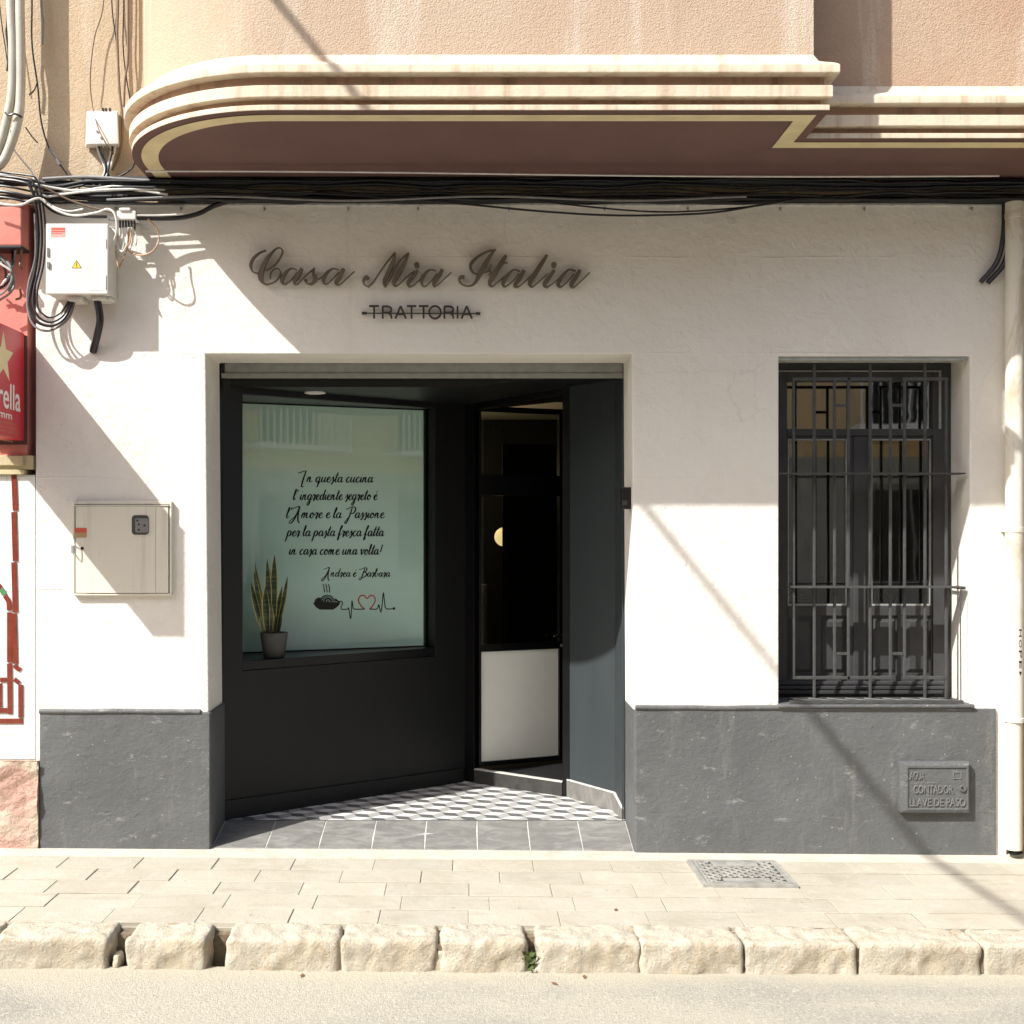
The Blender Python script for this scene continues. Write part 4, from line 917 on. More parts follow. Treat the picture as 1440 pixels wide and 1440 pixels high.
grid_solid(mb, xs_, zhi, lambda i, j: not (i % 2 == 1 and j == 1), 0, .3, 0, TO)
mb.build('upper_wall', OPP, O)
mb = MB(); mb.box(-23, 23, -.08, -.001, 4.9, 5.05, 0, TO); mb.box(-23, 23, -.12, -.001, 6.42, 6.6, 0, TO); mb.build('cornice', CREAM, O)
for a, b in opn:
    for z0_, z1_ in ((.9, 2.3), (3.05, 4.75)):
        m_ = MB(); m_.box(a, b, .12, .16, z0_, z1_, 0, TO); wn = m_.build('window', BEAD, O)
        m_ = MB(); c = (a + b) / 2; m_.box(a + .07, c - .03, .10, .118, z0_ + .08, z1_ - .08, 0, TO); m_.box(c + .03, b - .07, .10, .118, z0_ + .08, z1_ - .08, 0, TO); m_.build('pane', BLACK, wn)
for a, b in opn[5:13]:
    m_ = MB(); m_.box(a - .3, b + .3, -.5, -.001, 2.96, 3.04, 0, TO); m_.box(a - .3, b + .3, -.5, -.46, 3.78, 3.84, 0, TO)
    for i in range(15): x = a - .27 + i * (b - a + .54) / 14; m_.box(x - .012, x + .012, -.49, -.47, 3.041, 3.779, 0, TO)
    m_.build('balcony', WHITE_PR, O)

# ------------------------------------------------------------------ window grille
gy = 0.085
G = thing('window_grille', 'grey iron bar grille in front of the right window', 'grille', W(1228, 985, gy))
X = lambda px: WX(px, gy); Z = lambda py: WZ(py, gy)
bars = [(1116, 535, 955), (1145, 512, 982), (1173.5, 535, 955), (1193, 535, 955), (1223.6, 512, 982), (1252, 535, 955), (1272, 535, 955), (1300.7, 512, 982), (1330.5, 535, 982)]
for px, a, b in bars:
    m_ = MB(); m_.box(X(px) - .0072, X(px) + .0072, gy - .0072, gy + .0072, Z(b), Z(a)); m_.build('bar', IRON, G, bevel=.003)
m_ = MB()
for a, b in ((1116, 1193), (1193, 1252), (1272, 1330.5)):
    for py in (533, 953): m_.box(X(a) - .0075, X(b) + .0075, gy - .0075, gy + .0075, Z(py + 2.2), Z(py - 2.2))
m_.build('cross_rail', IRON, G, bevel=.002)
for a, b in ((1173.5, 1193), (1252, 1272)):
    for py in (570, 919):
        m_ = MB(); m_.box(X(a) + .008, X(b) - .008, gy - .006, gy + .006, Z(py + 2), Z(py - 2)); m_.build('rung', IRON, G)
m_ = MB(); m_.box(WL_ - .01, WX(1357, .02), .012, gy + .03, Z(666.5) - .004, Z(666.5) + .004); m_.build('flat_rail', IRON, G)
m_ = MB(); m_.box(X(1110), WX(1357, .02), .012, gy + .02, Z(825) - .004, Z(825) + .004); m_.box(WX(1354, .02), WX(1357, .02), .012, .24, Z(825) - .012, Z(825) - .0045); m_.build('flat_rail', IRON, G)
m_ = MB(); zb_ = WZ(986, 0); m_.box(WX(1110, -.02), WX(1354, -.02), -.03, -.018, zb_ - .008, zb_ + .008); m_.box(WX(1110, gy), WX(1340, gy), gy + .01, gy + .022, zb_ - .008, zb_ + .006)
for k in range(9):
    xa_ = WX(1118, 0) + k * .098; m_.tube([(xa_, gy + .012, zb_), (xa_ + .14 if k < 8 else xa_ + .05, -.02, zb_)], .006, 6, smooth=0)
m_.tube([(WX(1349, 0), -.02, zb_), (WX(1349, 0), -.015, WZ(826, 0))], .003, 6, smooth=0); m_.build('base_frame', IRON, G)
m_ = MB(); m_.tube([W(1092, 504.5, .02), W(1352, 504.5, .02)], .013, 10, smooth=0); m_.lathe(W(1354, 504.5, .02), [(.0155, -.012), (.0155, .012)], 10, 0, 'y'); m_.build('top_rail', RAIL, G, smooth=True)

# ------------------------------------------------------------------ lettered sign
def zoomT(ox, oy, sc, y=0): return (lambda p: (*W(ox + p[0] / sc, oy + p[1] / sc, y).xz, p[2] / sc * .0037))
TS = lambda x, o, z: Vector((x, o, z))
def word(strokes, dots, ox, oy, sc, parent, k0=0):
    m_ = MB(); f = zoomT(ox, oy, sc)
    for i, s in enumerate(strokes):
        s = [(a, b, max(c * .88, 11)) for a, b, c in s]
        o0 = -.042 + .0011 * (i % 9)
        ribbon(m_, [f(p) for p in s], TS, o0, -.018 + .00013 * i, 6, tilt=.0007)
    for i, (a, b, r_) in enumerate(dots):
        x, z, _ = f((a, b, 1)); disc(m_, x, z, r_ / sc * .0037, TS, -.0432, -.0182)
    f2 = strokes[0][len(strokes[0]) // 2]
    for s in strokes[::2]:
        p = s[len(s) // 2]; x, z, _ = f(p); m_.tube([(x, -.02, z), (x, .002, z)], .004, 6, smooth=0)
    return m_.build('lettering', SIGN_M, parent)
SG = thing('script_sign', 'bronze script lettering reading Casa Mia Italia high above the doorway', 'sign', W(590, 405, -.02))
def a_let(dx, dy, sc=1.0, tail=None):
    return None
casa = [
 [(275,127,10),(200,155,18),(120,225,30),(82,310,36),(100,385,22),(150,412,10),(190,408,8)],
 [(270,380,10),(330,350,12),(400,295,14),(455,215,18),(485,140,24),(455,97,12),(400,108,14),(320,190,36),(250,300,60),(210,420,75),(215,500,60),(260,550,24),(320,550,12),(400,510,14),(455,430,18),(445,370,12),(395,355,10),(345,390,14),(328,440,14),(330,485,10)],
 [(665,372,14),(590,355,14),(520,410,40),(475,490,50),(485,545,28),(530,550,12),(600,490,12),(670,400,14)],
 [(728,352,44),(680,440,55),(635,510,52),(640,548,28),(680,545,10),(740,480,10),(800,420,10),(888,345,14)],
 [(885,345,14),(868,410,40),(890,460,60),(888,510,55),(840,548,28),(790,540,20),(765,505,28),(790,498,30)],
 [(915,500,10),(960,470,10),(1000,440,10)],
 [(1190,370,14),(1120,355,14),(1050,400,40),(1000,480,52),(1005,540,30),(1050,545,12),(1120,480,12),(1195,395,14)],
 [(1252,352,46),(1210,440,55),(1160,520,55),(1168,558,24),(1215,550,10),(1300,470,12),(1390,388,14)]]
word(casa, [], 345, 340, 9.0, SG)
mia = [
 [(170,485,44),(140,465,50),(105,510,30),(120,560,16),(170,578,10),(230,530,14),(320,390,14),(420,250,14),(508,152,20)],
 [(510,160,16),(470,290,50),(410,430,60),(370,530,55),(378,592,14)], [(385,588,10),(440,490,16),(520,320,14),(610,210,14),(678,158,18)],
 [(680,160,16),(610,310,55),(530,450,65),(490,530,55),(510,575,22),(560,550,10),(640,470,12),(745,385,12)],
 [(790,375,38),(730,450,50),(670,530,52),(685,580,22),(740,565,10),(800,510,12),(850,470,12)],
 [(1020,382,14),(950,368,16),(890,410,40),(840,490,52),(850,565,26),(890,575,12),(960,510,12),(1035,415,14)],
 [(1100,364,44),(1060,440,55),(995,530,55),(1000,575,22),(1050,555,10),(1130,480,10),(1215,400,12)]]
word(mia, [(778, 313, 35)], 500, 340, 9.0, SG)
ita = [
 [(415,95,10),(330,110,12),(230,165,22),(160,240,34),(165,300,28),(210,338,12),(280,328,8),(340,300,10),(365,245,10)],
 [(402,97,12),(345,170,40),(285,270,55),(235,370,50),(190,440,22),(130,462,12),(70,440,18),(42,400,28),(60,368,34),(95,372,36)],
 [(340,300,10),(360,320,11),(335,355,12)],
 [(515,152,34),(470,220,50),(400,340,52),(350,420,48),(372,464,16),(430,420,10),(500,360,10)], [(440,226,8),(490,226,12),(532,226,12)],
 [(655,310,12),(590,295,14),(530,350,36),(485,420,46),(500,465,20),(560,430,10),(645,335,12)], [(695,300,40),(650,380,48),(605,450,44),(635,467,14),(700,420,10),(790,330,10)],
 [(928,145,30),(880,220,46),(810,330,55),(755,420,52),(775,467,18),(830,430,10),(930,335,10)],
 [(1000,300,36),(950,370,46),(900,440,46),(930,469,16),(990,430,10),(1060,370,10)],
 [(1215,310,12),(1150,295,14),(1090,350,36),(1040,430,46),(1060,469,18),(1120,430,10),(1195,340,12)], [(1258,300,40),(1210,380,50),(1170,450,46),(1200,468,14),(1260,420,10),(1355,325,12)]]
word(ita, [(995, 248, 28)], 640, 340, 7.2, SG)
# TRATTORIA on its rod
SG2 = thing('trattoria_sign', 'small thin capital letters reading TRATTORIA threaded on a rod below the script lettering', 'sign', W(592, 450, -.02))
CAPS = {'T': [[(0, 1), (1, 1)], [(.5, .98), (.5, 0)]], 'A': [[(0, 0), (.5, 1)], [(.5, 1), (1, 0)], [(.2, .36), (.8, .36)]], 'I': [[(.5, 1), (.5, 0)]],
        'R': [[(.08, 0), (.08, 1)], [(.08, .97), (.6, .97), (.9, .85), (.92, .65), (.75, .5), (.08, .47)], [(.6, .48), (.92, .25), (.95, 0)]],
        'O': [[(.5 + .5 * math.cos(t * math.pi / 8), .5 + .5 * math.sin(t * math.pi / 8)) for t in range(17)]]}
for ch, a, b in (('T', 150, 255), ('R', 285, 392), ('A', 428, 540), ('T', 550, 650), ('T', 675, 780), ('O', 787, 910), ('R', 940, 1048), ('I', 1065, 1110), ('A', 1130, 1240)):
    m_ = MB(); xa, xb_ = WX(500 + a / 7.58), WX(500 + b / 7.58); za, zb_ = WZ(420 + 222 / 7.58), WZ(420 + 90 / 7.58)
    for i, s in enumerate(CAPS[ch]):
        ribbon(m_, [(xa + (xb_ - xa) * p, za + (zb_ - za) * q, .0095) for p, q in s], TS, -.034 + .0009 * i, -.020 + .0002 * i, 3 if len(s) > 3 else 1, tilt=.0004)
    m_.build('letter', SIGN_D, SG2)
m_ = MB(); pa, pb = W(511, 440.5, -.016), W(674, 441, -.016); m_.tube([pa, pb], .0035, 8, smooth=0); m_.tube([pa - Vector((.008, 0, 0)), pa + Vector((.018, 0, 0))], .0075, 8, smooth=0); m_.tube([pb - Vector((.018, 0, 0)), pb + Vector((.006, 0, 0))], .0075, 8, smooth=0)
for q in (pa, pb, W(596, 440.8, -.016)): m_.tube([q, q + Vector((0, .02, 0))], .003, 6, smooth=0)
m_.build('rod', SIGN_D, SG2)

# ------------------------------------------------------------------ red projecting beer sign
RS = thing('projecting_sign', 'red projecting beer sign box with cream star and white lettering at left edge', 'sign', W(30, 640, -.35))
xf = WX(38.0); zt_, zb2 = WZ(470), WZ(620); yo, yi = -.64, -.03
m_ = MB(); m_.box(xf - .16, xf - .004, yo, yi, zb2, zt_); m_.build('box', RED_SIGN, RS, bevel=.004)
m_ = MB(); m_.box(xf - .17, xf + .002, yi, -.001, zb2 - .02, zt_ - .01); m_.box(xf - .003, xf + .001, yo - .001, yo + .012, zb2 + .0, zt_)
m_.build('bracket', BROWN_ED, RS)
TX = lambda u, o, z: Vector((xf - .0035 - o, u, z))          # u = y, facing +x
m_ = MB(); m_.box(yo + .012, yi - .001, 0.0005, .0010, zb2 + .004, zt_ - .004, 0, lambda u, o, z: Vector((xf - .0035 + o, u, z))); face = m_.build('face', RED_SIGN, RS)
TXo = lambda u, o, z: Vector((xf - .0024 + o, u, z))
m_ = MB(); cu_, cz_ = -.31, zt_ - .165; star = []
for i in range(10):
    r_ = .135 if i % 2 == 0 else .056; t = math.pi / 2 + i * math.pi / 5; star.append((cu_ + r_ * math.cos(t), cz_ + r_ * math.sin(t)))
for i in range(10): m_.quad([TXo(cu_, .0004, cz_), TXo(*(lambda p: (p[0], .0004, p[1]))(star[i])), TXo(*(lambda p: (p[0], .0004, p[1]))(star[(i + 1) % 10]))])
m_.build('star', CREAM_PR, RS)
m_ = MB(); font_text(m_, 'Estrella', -.585, -.085, zt_ - .415, zt_ - .285, TXo, .0005, bold=.012); font_text(m_, 'Damm', -.50, -.20, zt_ - .465, zt_ - .425, TXo, .0005, bold=.012); m_.build('lettering', WHITE_PR, RS)
m_ = MB(); random.seed(3)
for r_ in range(5):
    z = zt_ - .49 - r_ * .022; u = -.56
    while u < -.12 - (.08 if r_ > 2 else 0):
        wd = random.uniform(.012, .022); ribbon(m_, [(u, z, .003), (u + wd * .5, z + random.uniform(.004, .012), .004), (u + wd, z + random.uniform(-.004, .004), .003)], TXo, .0004, None, 3, tilt=.00003); u += wd + random.uniform(.002, .012)
m_.build('small_lettering', [ST_TAN], RS)

# red cable box under the eaves of the neighbour
RB = thing('red_cable_box', 'red painted box with a black lower lip on the red wall, cables hanging below it', 'box', W(10, 350, -.05))
m_ = MB(); m_.box(WX(-60, -.1), WX(31, -.1), -.11, -.001, WZ(346, -.1), WZ(291, -.1)); m_.build('cover', PINKWALL, RB, bevel=.006)
m_ = MB(); m_.box(WX(-60, -.1), WX(32, -.1), -.118, -.001, WZ(350.5, -.1), WZ(346.5, -.1)); m_.build('lip', CAB_BLACK, RB, bevel=.003)

# ------------------------------------------------------------------ electric boxes
EB = thing('electric_box', 'pale grey electric distribution box with a yellow warning triangle', 'electric box', W(110, 420, -.08))
ey = -.165; X = lambda px: WX(px, ey); Z = lambda py: WZ(py, ey)
m_ = MB(); m_.box(X(66), X(151.5), ey + .02, -.002, Z(414), Z(316)); m_.build('case', POLY, EB, bevel=.006)
m_ = MB(); m_.box(X(64.5), X(152.5), ey - .004, ey + .016, Z(414), Z(314.5)); dr = m_.build('door', POLY, EB, bevel=.006)
m_ = MB()
for i in range(4):
    z = Z(326.5) - i * 0; 
m_.box(X(72), X(92), ey - .0052, ey - .0042, Z(333.5), Z(320)); m_.build('sticker', ST_PINK, dr)
m_ = MB(); m_.box(X(73), X(91.5), ey - .0060, ey - .0053, Z(323.5), Z(320.8)); m_.box(X(73), X(91.5), ey - .0060, ey - .0053, Z(326.8), Z(325)); m_.box(X(73), X(88), ey - .0060, ey - .0053, Z(329.2), Z(328.4)); m_.build('sticker_print', ST_RED, dr)
TF_ = lambda x, o, z: Vector((x, ey - .0042 - o, z))
m_ = MB(); tri = [(X(101), Z(377.5)), (X(115.5), Z(377.5)), (X(108.2), Z(366))]; m_.quad([TF_(a, .0004, b) for a, b in tri]); m_.build('warning_triangle', CAB_BLACK, dr)
cxm, czm = X(108.2), Z(373.7); m_ = MB(); m_.quad([TF_(cxm + (a - cxm) * .80, .0008, czm + (b - czm) * .80) for a, b in tri]); m_.build('warning_triangle', ST_YEL, dr)
m_ = MB(); m_.box(cxm - .0018, cxm + .0018, ey - .0058, ey - .0052, Z(374.3), Z(369.5)); m_.box(cxm - .0018, cxm + .0018, ey - .0058, ey - .0052, Z(376), Z(375.2)); m_.build('warning_mark', CAB_BLACK, dr)
for a, b in ((337, 350), (388, 408)):
    m_ = MB(); m_.box(X(149.2), X(150.4), ey - .0056, ey - .0042, Z(b), Z(a)); m_.build('hinge', CAB_GREY, dr)
m_ = MB(); m_.box(X(66.6), X(69.5), ey - .010, ey - .0042, Z(361), Z(349)); m_.box(X(67), X(70.5), ey - .013, ey - .0042, Z(377), Z(369)); m_.build('latch', CAB_GREY, dr)
m_ = MB(); m_.box(X(92), X(112), ey + .03, -.02, Z(421), Z(414.5)); m_.box(X(125), X(146), ey + .03, -.02, Z(420), Z(414.5)); m_.box(X(146), X(152), ey + .05, -.03, Z(419), Z(414.5)); m_.build('cable_gland', POLY, EB, bevel=.004)
m_ = MB(); m_.box(X(126), X(146), ey - .0052, ey - .0042, Z(408.5), Z(403)); m_.build('embossed_plate', POLY, dr, bevel=.0004)

MC = thing('meter_cabinet', 'beige electric meter cabinet set flush in the white wall with a small dark window', 'meter cabinet', W(174, 837, -.02))
m_ = MB(); a, b, c, d = WX(104.5), WX(243), WZ(837), WZ(705); y0 = -.028
m_.box(a, b, y0, -.0005, d - .016, d); m_.box(a, b, y0, -.0005, c, c + .010); m_.box(a, a + .010, y0, -.0005, c + .0101, d - .0161); m_.box(b - .010, b, y0, -.0005, c + .0101, d - .0161); m_.build('frame', CABINET, MC, bevel=.002)
m_ = MB(); m_.box(a + .0102, b - .0102, -.010, -.0006, c + .0102, d - .0162); m_.build('gap', DARKGAP, MC)
m_ = MB(); g = .006; m_.box(a + .010 + g, WX(122), y0 - .002, -.0105, c + .013, d - .026); m_.box(WX(122) + .0005, WX(221), y0 - .004, -.0105, c + .013, d - .026); m_.box(WX(221) + .0005, b - .010 - g, y0 - .002, -.0105, c + .013, d - .026); m_.box(a + .012, b - .012, y0 - .008, -.0105, d - .0245, d - .019)
mdoor = m_.build('door', CABINET, MC, bevel=.0015)
yd = y0 - .004
def rrect(x0, x1, z0, z1, r, n=5):
    P = []
    for cx_, cz_, s in ((x1 - r, z1 - r, 0), (x0 + r, z1 - r, 90), (x0 + r, z0 + r, 180), (x1 - r, z0 + r, 270)):
        for i in range(n + 1): t = R(s + 90 * i / n); P.append((cx_ + r * math.cos(t), cz_ + r * math.sin(t)))
    return P
m_ = MB(); m_.prism(rrect(WX(186.5), WX(213), WZ(753), WZ(723), .02), yd - .004, yd - .0004); m_.build('window_rim', CABINET, mdoor)
m_ = MB(); m_.prism(rrect(WX(188), WX(212), WZ(752), WZ(724.5), .018), yd - .005, yd - .0042); m_.build('meter_window', CAST_D, mdoor)
m_ = MB(); m_.prism(rrect(WX(193), WX(211), WZ(749), WZ(729), .008), yd - .0058, yd - .0051); m_.build('meter_face', CAB_GREY, mdoor)
m_ = MB()
for px, py in ((196, 732), (198, 737.5), (206, 739), (198, 745)): disc(m_, WX(px), WZ(py), .006, lambda x, o, z: Vector((x, o, z)), yd - .0066, yd - .0059, 8)
m_.build('meter_dial', CAB_BLACK, mdoor)
m_ = MB(); m_.box(WX(107.8), WX(124.8), y0 - .0054, y0 - .0045, WZ(749), WZ(742.5)); m_.build('red_sticker', ST_RED, mdoor); m_ = MB(); m_.box(WX(107.8), WX(124.8), y0 - .0054, y0 - .0045, WZ(755.5), WZ(749.1)); m_.build('tan_sticker', ST_TAN, mdoor)
m_ = MB(); disc(m_, WX(118.3), WZ(771), .0085, lambda x, o, z: Vector((x, o, z)), y0 - .0035, y0 - .0021); m_.build('lock', CAB_BLACK, mdoor)
m_ = MB(); m_.tube([W(104.5, 768, y0 - .004), W(106, 766, y0 - .022), W(106, 782, y0 - .022), W(104.5, 778, y0 - .004)], .003, 6, smooth=3); m_.box(WX(103), WX(106.5), y0 - .006, y0 - .0005, WZ(778), WZ(767)); m_.build('hasp', RAIL, MC)

JB = thing('junction_box', 'white plastic junction box on the ochre wall with cables fanning out below it', 'junction box', W(145, 208, -.03))
y_ = -.10; m_ = MB(); b0 = len(m_.v)
f0 = [W(124.5, 158, y_), W(165, 158, y_), W(167, 203, y_ - .012), W(121.5, 203, y_ - .012)]; k0 = [W(122, 156, .0), W(166, 156, .0), W(168, 208, .0), W(120, 208, .0)]
m_.quad(f0)
for i in range(4): m_.quad([f0[i], f0[(i + 1) % 4], k0[(i + 1) % 4], k0[i]])
m_.build('cover', POLY, JB, bevel=.006, bseg=3, smooth=True)
m_ = MB()
for px in (145.5, 149.5, 155): m_.box(WX(px - 1, -.05), WX(px + 1, -.05), -.06, -.04, WZ(157, -.05), WZ(152.5, -.05))
m_.build('top_clip', CAB_BLACK, JB)
m_ = MB(); disc(m_, *W(136.8, 185, y_ - .008).xz, .006, lambda x, o, z: Vector((x, o, z)), y_ - .0125, y_ - .006, 8); disc(m_, *W(142.5, 194, y_ - .01).xz, .006, lambda x, o, z: Vector((x, o, z)), y_ - .0145, y_ - .008, 8); m_.build('screw', CAB_GREY, JB)

TB = thing('terminal_block', 'white terminal block with a row of black plugs and looping thin wires', 'terminal block', W(180, 312, -.12))
ty = -.15; m_ = MB(); m_.box(WX(164, ty), WX(191, ty), ty, ty + .07, WZ(309, ty), WZ(296, ty)); m_.box(WX(168, ty), WX(184, ty), ty - .01, ty + .05, WZ(297, ty), WZ(292.5, ty)); m_.build('body', CAB_WHITE, TB, bevel=.006)
m_ = MB(); m_.box(WX(150, ty), WX(193, ty), ty + .03, ty + .05, WZ(307, ty), WZ(303.5, ty)); m_.box(WX(176, ty), WX(182, ty), ty + .071, -.001, WZ(305, ty), WZ(299, ty)); m_.build('mount', CAB_GREY, TB)
for i in range(6):
    px = 168.5 + i * 4.1; m_ = MB(); m_.tube([W(px, 309, ty + .02), W(px + .2, 320 + (i % 2) * 2, ty + .02)], .006, 8, smooth=0); m_.build('plug', CAB_BLACK, TB)

# ------------------------------------------------------------------ water hatch
LETTER = simple('worn_highlight_grey', (0.20, 0.20, 0.195), 0.5, 0.4, var=0.3, vs=40)  # raised letters paler: worn paint, with their highlights put into the colour
WHt = thing('water_hatch', 'grey painted cast iron water meter hatch on the plinth with raised capitals', 'hatch', W(1316, 1144, -.03))
hy = -.058; X = lambda px: WX(px, hy); Z = lambda py: WZ(py, hy)
m_ = MB(); o_ = [(1267, 1143.5), (1364.5, 1143.5), (1364.5, 1072), (1267, 1072)]; i_ = [(1275, 1139), (1362, 1139), (1362, 1077), (1275, 1077)]
f0 = [Vector((X(a), hy + .008, Z(b))) for a, b in o_]; f1 = [Vector((X(a), hy, Z(b))) for a, b in i_]; bk = [Vector((v.x, -.0165, v.z)) for v in f0]
for i in range(4): j = (i + 1) % 4; m_.quad([f0[i], f0[j], f1[j], f1[i]]); m_.quad([bk[i], bk[j], f0[j], f0[i]])
r1 = [Vector((X(a), hy, Z(b))) for a, b in ((1277.5, 1137), (1360, 1137), (1360, 1080), (1277.5, 1080))]; r2 = [Vector((v.x, hy + .006, v.z)) for v in r1]
for i in range(4): j = (i + 1) % 4; m_.quad([f1[i], f1[j], r1[j], r1[i]]); m_.quad([r1[i], r1[j], r2[j], r2[i]])
m_.quad(r2); m_.build('door', PLINTH, WHt, bevel=.0015)
TH = lambda x, o, z: Vector((x, hy + .006 - o, z)); m_ = MB()
font_text(m_, 'AGUA', X(1279.5), X(1300.5), Z(1096.5), Z(1085.5), TH, .0055, .0002, bold=.0); font_text(m_, 'CONTADOR', X(1285), X(1340.5), Z(1116), Z(1104.5), TH, .0055, .0002); font_text(m_, 'LLAVE DE PASO', X(1279.5), X(1358), Z(1134), Z(1122.5), TH, .0055, .0002)
m_.build('lettering', LETTER, WHt)
m_ = MB(); disc(m_, X(1354.5), Z(1108.5), .020, TH, .0085, .0003); m_.build('lock_boss', PLINTH, WHt, bevel=.003); m_ = MB(); disc(m_, X(1353), Z(1108), .006, TH, .0092, .0086); m_.build('keyhole', CAB_BLACK, WHt)
m_ = MB(); m_.box(X(1304), X(1320), hy + .0045, hy + .0078, Z(1101.8), Z(1100.2)); ribbon(m_, [(X(1341), Z(1086), .006), (X(1352), Z(1086), .006), (X(1352), Z(1095), .006), (X(1341), Z(1095), .006), (X(1341), Z(1086), .006)], TH, .003, .0002, 1); m_.build('raised_mark', LETTER, WHt)

# ------------------------------------------------------------------ manhole cover
xm0, xm1, ym0, ym1 = .895, 1.300, -.60, -.215
MH = thing('manhole_cover', 'square cast iron utility cover with a lozenge pattern set in the pavement', 'manhole cover', (1.0975, -.4, -.0082)); MH.rotation_euler.y = SL
def mhbuild(m_, name, mt, **k):
    o = m_.build(name, mt, MH, **k); return o
m_ = MB(); m_.box(xm0, xm1, ym0, ym1, -.02, .004); mhbuild(m_, 'plate', CAST_D)
m_ = MB(); f_ = .012
m_.box(xm0 - .02, xm1 + .02, ym0 - .02, ym0, -.02, .0075); m_.box(xm0 - .02, xm1 + .02, ym1, ym1 + .02, -.02, .0075); m_.box(xm0 - .02, xm0, ym0 + .0003, ym1 - .0003, -.02, .0075); m_.box(xm1, xm1 + .02, ym0 + .0003, ym1 - .0003, -.02, .0075); mhbuild(m_, 'frame', CAST)
m_ = MB()
m_.box(xm0 + .004, xm1 - .004, ym0 + .004, ym0 + .016, .0035, .009); m_.box(xm0 + .004, xm1 - .004, ym1 - .016, ym1 - .004, .0035, .009); m_.box(xm0 + .004, xm0 + .016, ym0 + .0165, ym1 - .0165, .0035, .009); m_.box(xm1 - .016, xm1 - .004, ym0 + .0165, ym1 - .0165, .0035, .009)
def lath(sgn, zt):
    s = .052; lo_x, hi_x, lo_y, hi_y = xm0 + .016, xm1 - .016, ym0 + .016, ym1 - .016
    for k in range(-12, 24):
        P = []
        for t in [i / 40 for i in range(41)]:
            y = lo_y + (hi_y - lo_y) * t; x = lo_x + k * s + sgn * (y - lo_y) * .9
            inside = lo_x <= x <= hi_x
            inner = (lo_x + .07 < x < hi_x - .07) and ((y < lo_y + .085) or (y > hi_y - .085))
            if inside and not inner: P.append((x, y))
            else:
                if len(P) > 1: ribbonh(P, zt)
                P = []
        if len(P) > 1: ribbonh(P, zt)
def ribbonh(P, zt):
    (x0, y0), (x1, y1) = P[0], P[-1]; d = Vector((x1 - x0, y1 - y0)).normalized(); q = Vector((-d.y, d.x)) * .0075
    m_.quad([(x0 + q.x, y0 + q.y, zt), (x1 + q.x, y1 + q.y, zt), (x1 - q.x, y1 - q.y, zt), (x0 - q.x, y0 - q.y, zt)])
    for s in (1, -1): m_.quad([(x0 + s * q.x, y0 + s * q.y, zt), (x1 + s * q.x, y1 + s * q.y, zt), (x1 + s * q.x, y1 + s * q.y, .003), (x0 + s * q.x, y0 + s * q.y, .003)])
lath(1, .0080); lath(-1, .0084)
m_.box(xm0 + .09, xm1 - .09, ym0 + .03, ym0 + .09, .0035, .0078); m_.box(xm0 + .09, xm1 - .09, ym1 - .10, ym1 - .02, .0035, .0078)
mhbuild(m_, 'lozenge_ribs', CAST)

# ------------------------------------------------------------------ downpipe
DPp = thing('downpipe', 'stained cream downpipe at the right end of the white wall', 'downpipe', W(1430, 1200, -.06))
py_ = -.065; pr = .045; pxm = 1426.5
m_ = MB(); m_.tube([W(pxm, 285, py_), W(pxm, 700, py_), W(pxm, 1012, py_)], pr, 20, smooth=0); m_.build('upper_pipe', PIPE, DPp, smooth=True)
m_ = MB(); m_.tube([W(pxm - 1, 1008, py_), W(pxm - 1, 1194, py_)], pr * .92, 20, smooth=0); m_.build('lower_pipe', PIPE, DPp, smooth=True)
m_ = MB(); m_.lathe(W(pxm, 1012, py_), [(pr, -.012), (pr * 1.12, -.010), (pr * 1.12, .012), (pr, .014)], 20); m_.build('pipe_socket', PIPE, DPp, smooth=True)
for q in (304, 745):
    m_ = MB(); m_.lathe(W(pxm, q, py_), [(pr * 1.0, -.014), (pr * 1.06, -.013), (pr * 1.06, .013), (pr * 1.0, .014)], 20); m_.box(WX(pxm - 16, -.03), WX(pxm - 12, -.03), -.04, -.001, WZ(q + 3, -.03), WZ(q - 3, -.03)); m_.build('pipe_clamp', PIPE, DPp)
m_ = MB(); m_.tube([W(pxm, 1190, py_), W(pxm + 2, 1200, py_)], pr * .72, 14, smooth=0); m_.build('outlet', DARKGAP, DPp, smooth=True)
cpx = W(pxm, 900, py_)
TPp = lambda x, o, z: Vector((cpx.x + (pr + .0006 + o) * math.sin(x), py_ - (pr + .0006 + o) * math.cos(x), z))   # wraps round the pipe
def vert(mb, ch, z1, hgt, a0, a1): # letter turned a quarter, reading downwards
    font_text(mb, ch, 0, 1, 0, 1, lambda x, o, z: TPp(a0 + (a1 - a0) * z, o, z1 - hgt * x), 0.0002)
m_ = MB(); zq = WZ(884, py_)
for i, ch in enumerate('HOPE'): vert(m_, ch, zq - i * .054, .038, .05, .42)
m_.quad([TPp(.05, .0004, zq - 4 * .054), TPp(.40, .0004, zq - 4 * .054), TPp(.22, .0004, zq - 4 * .054 - .022)])
m_.build('lettering', CAB_BLACK, DPp)

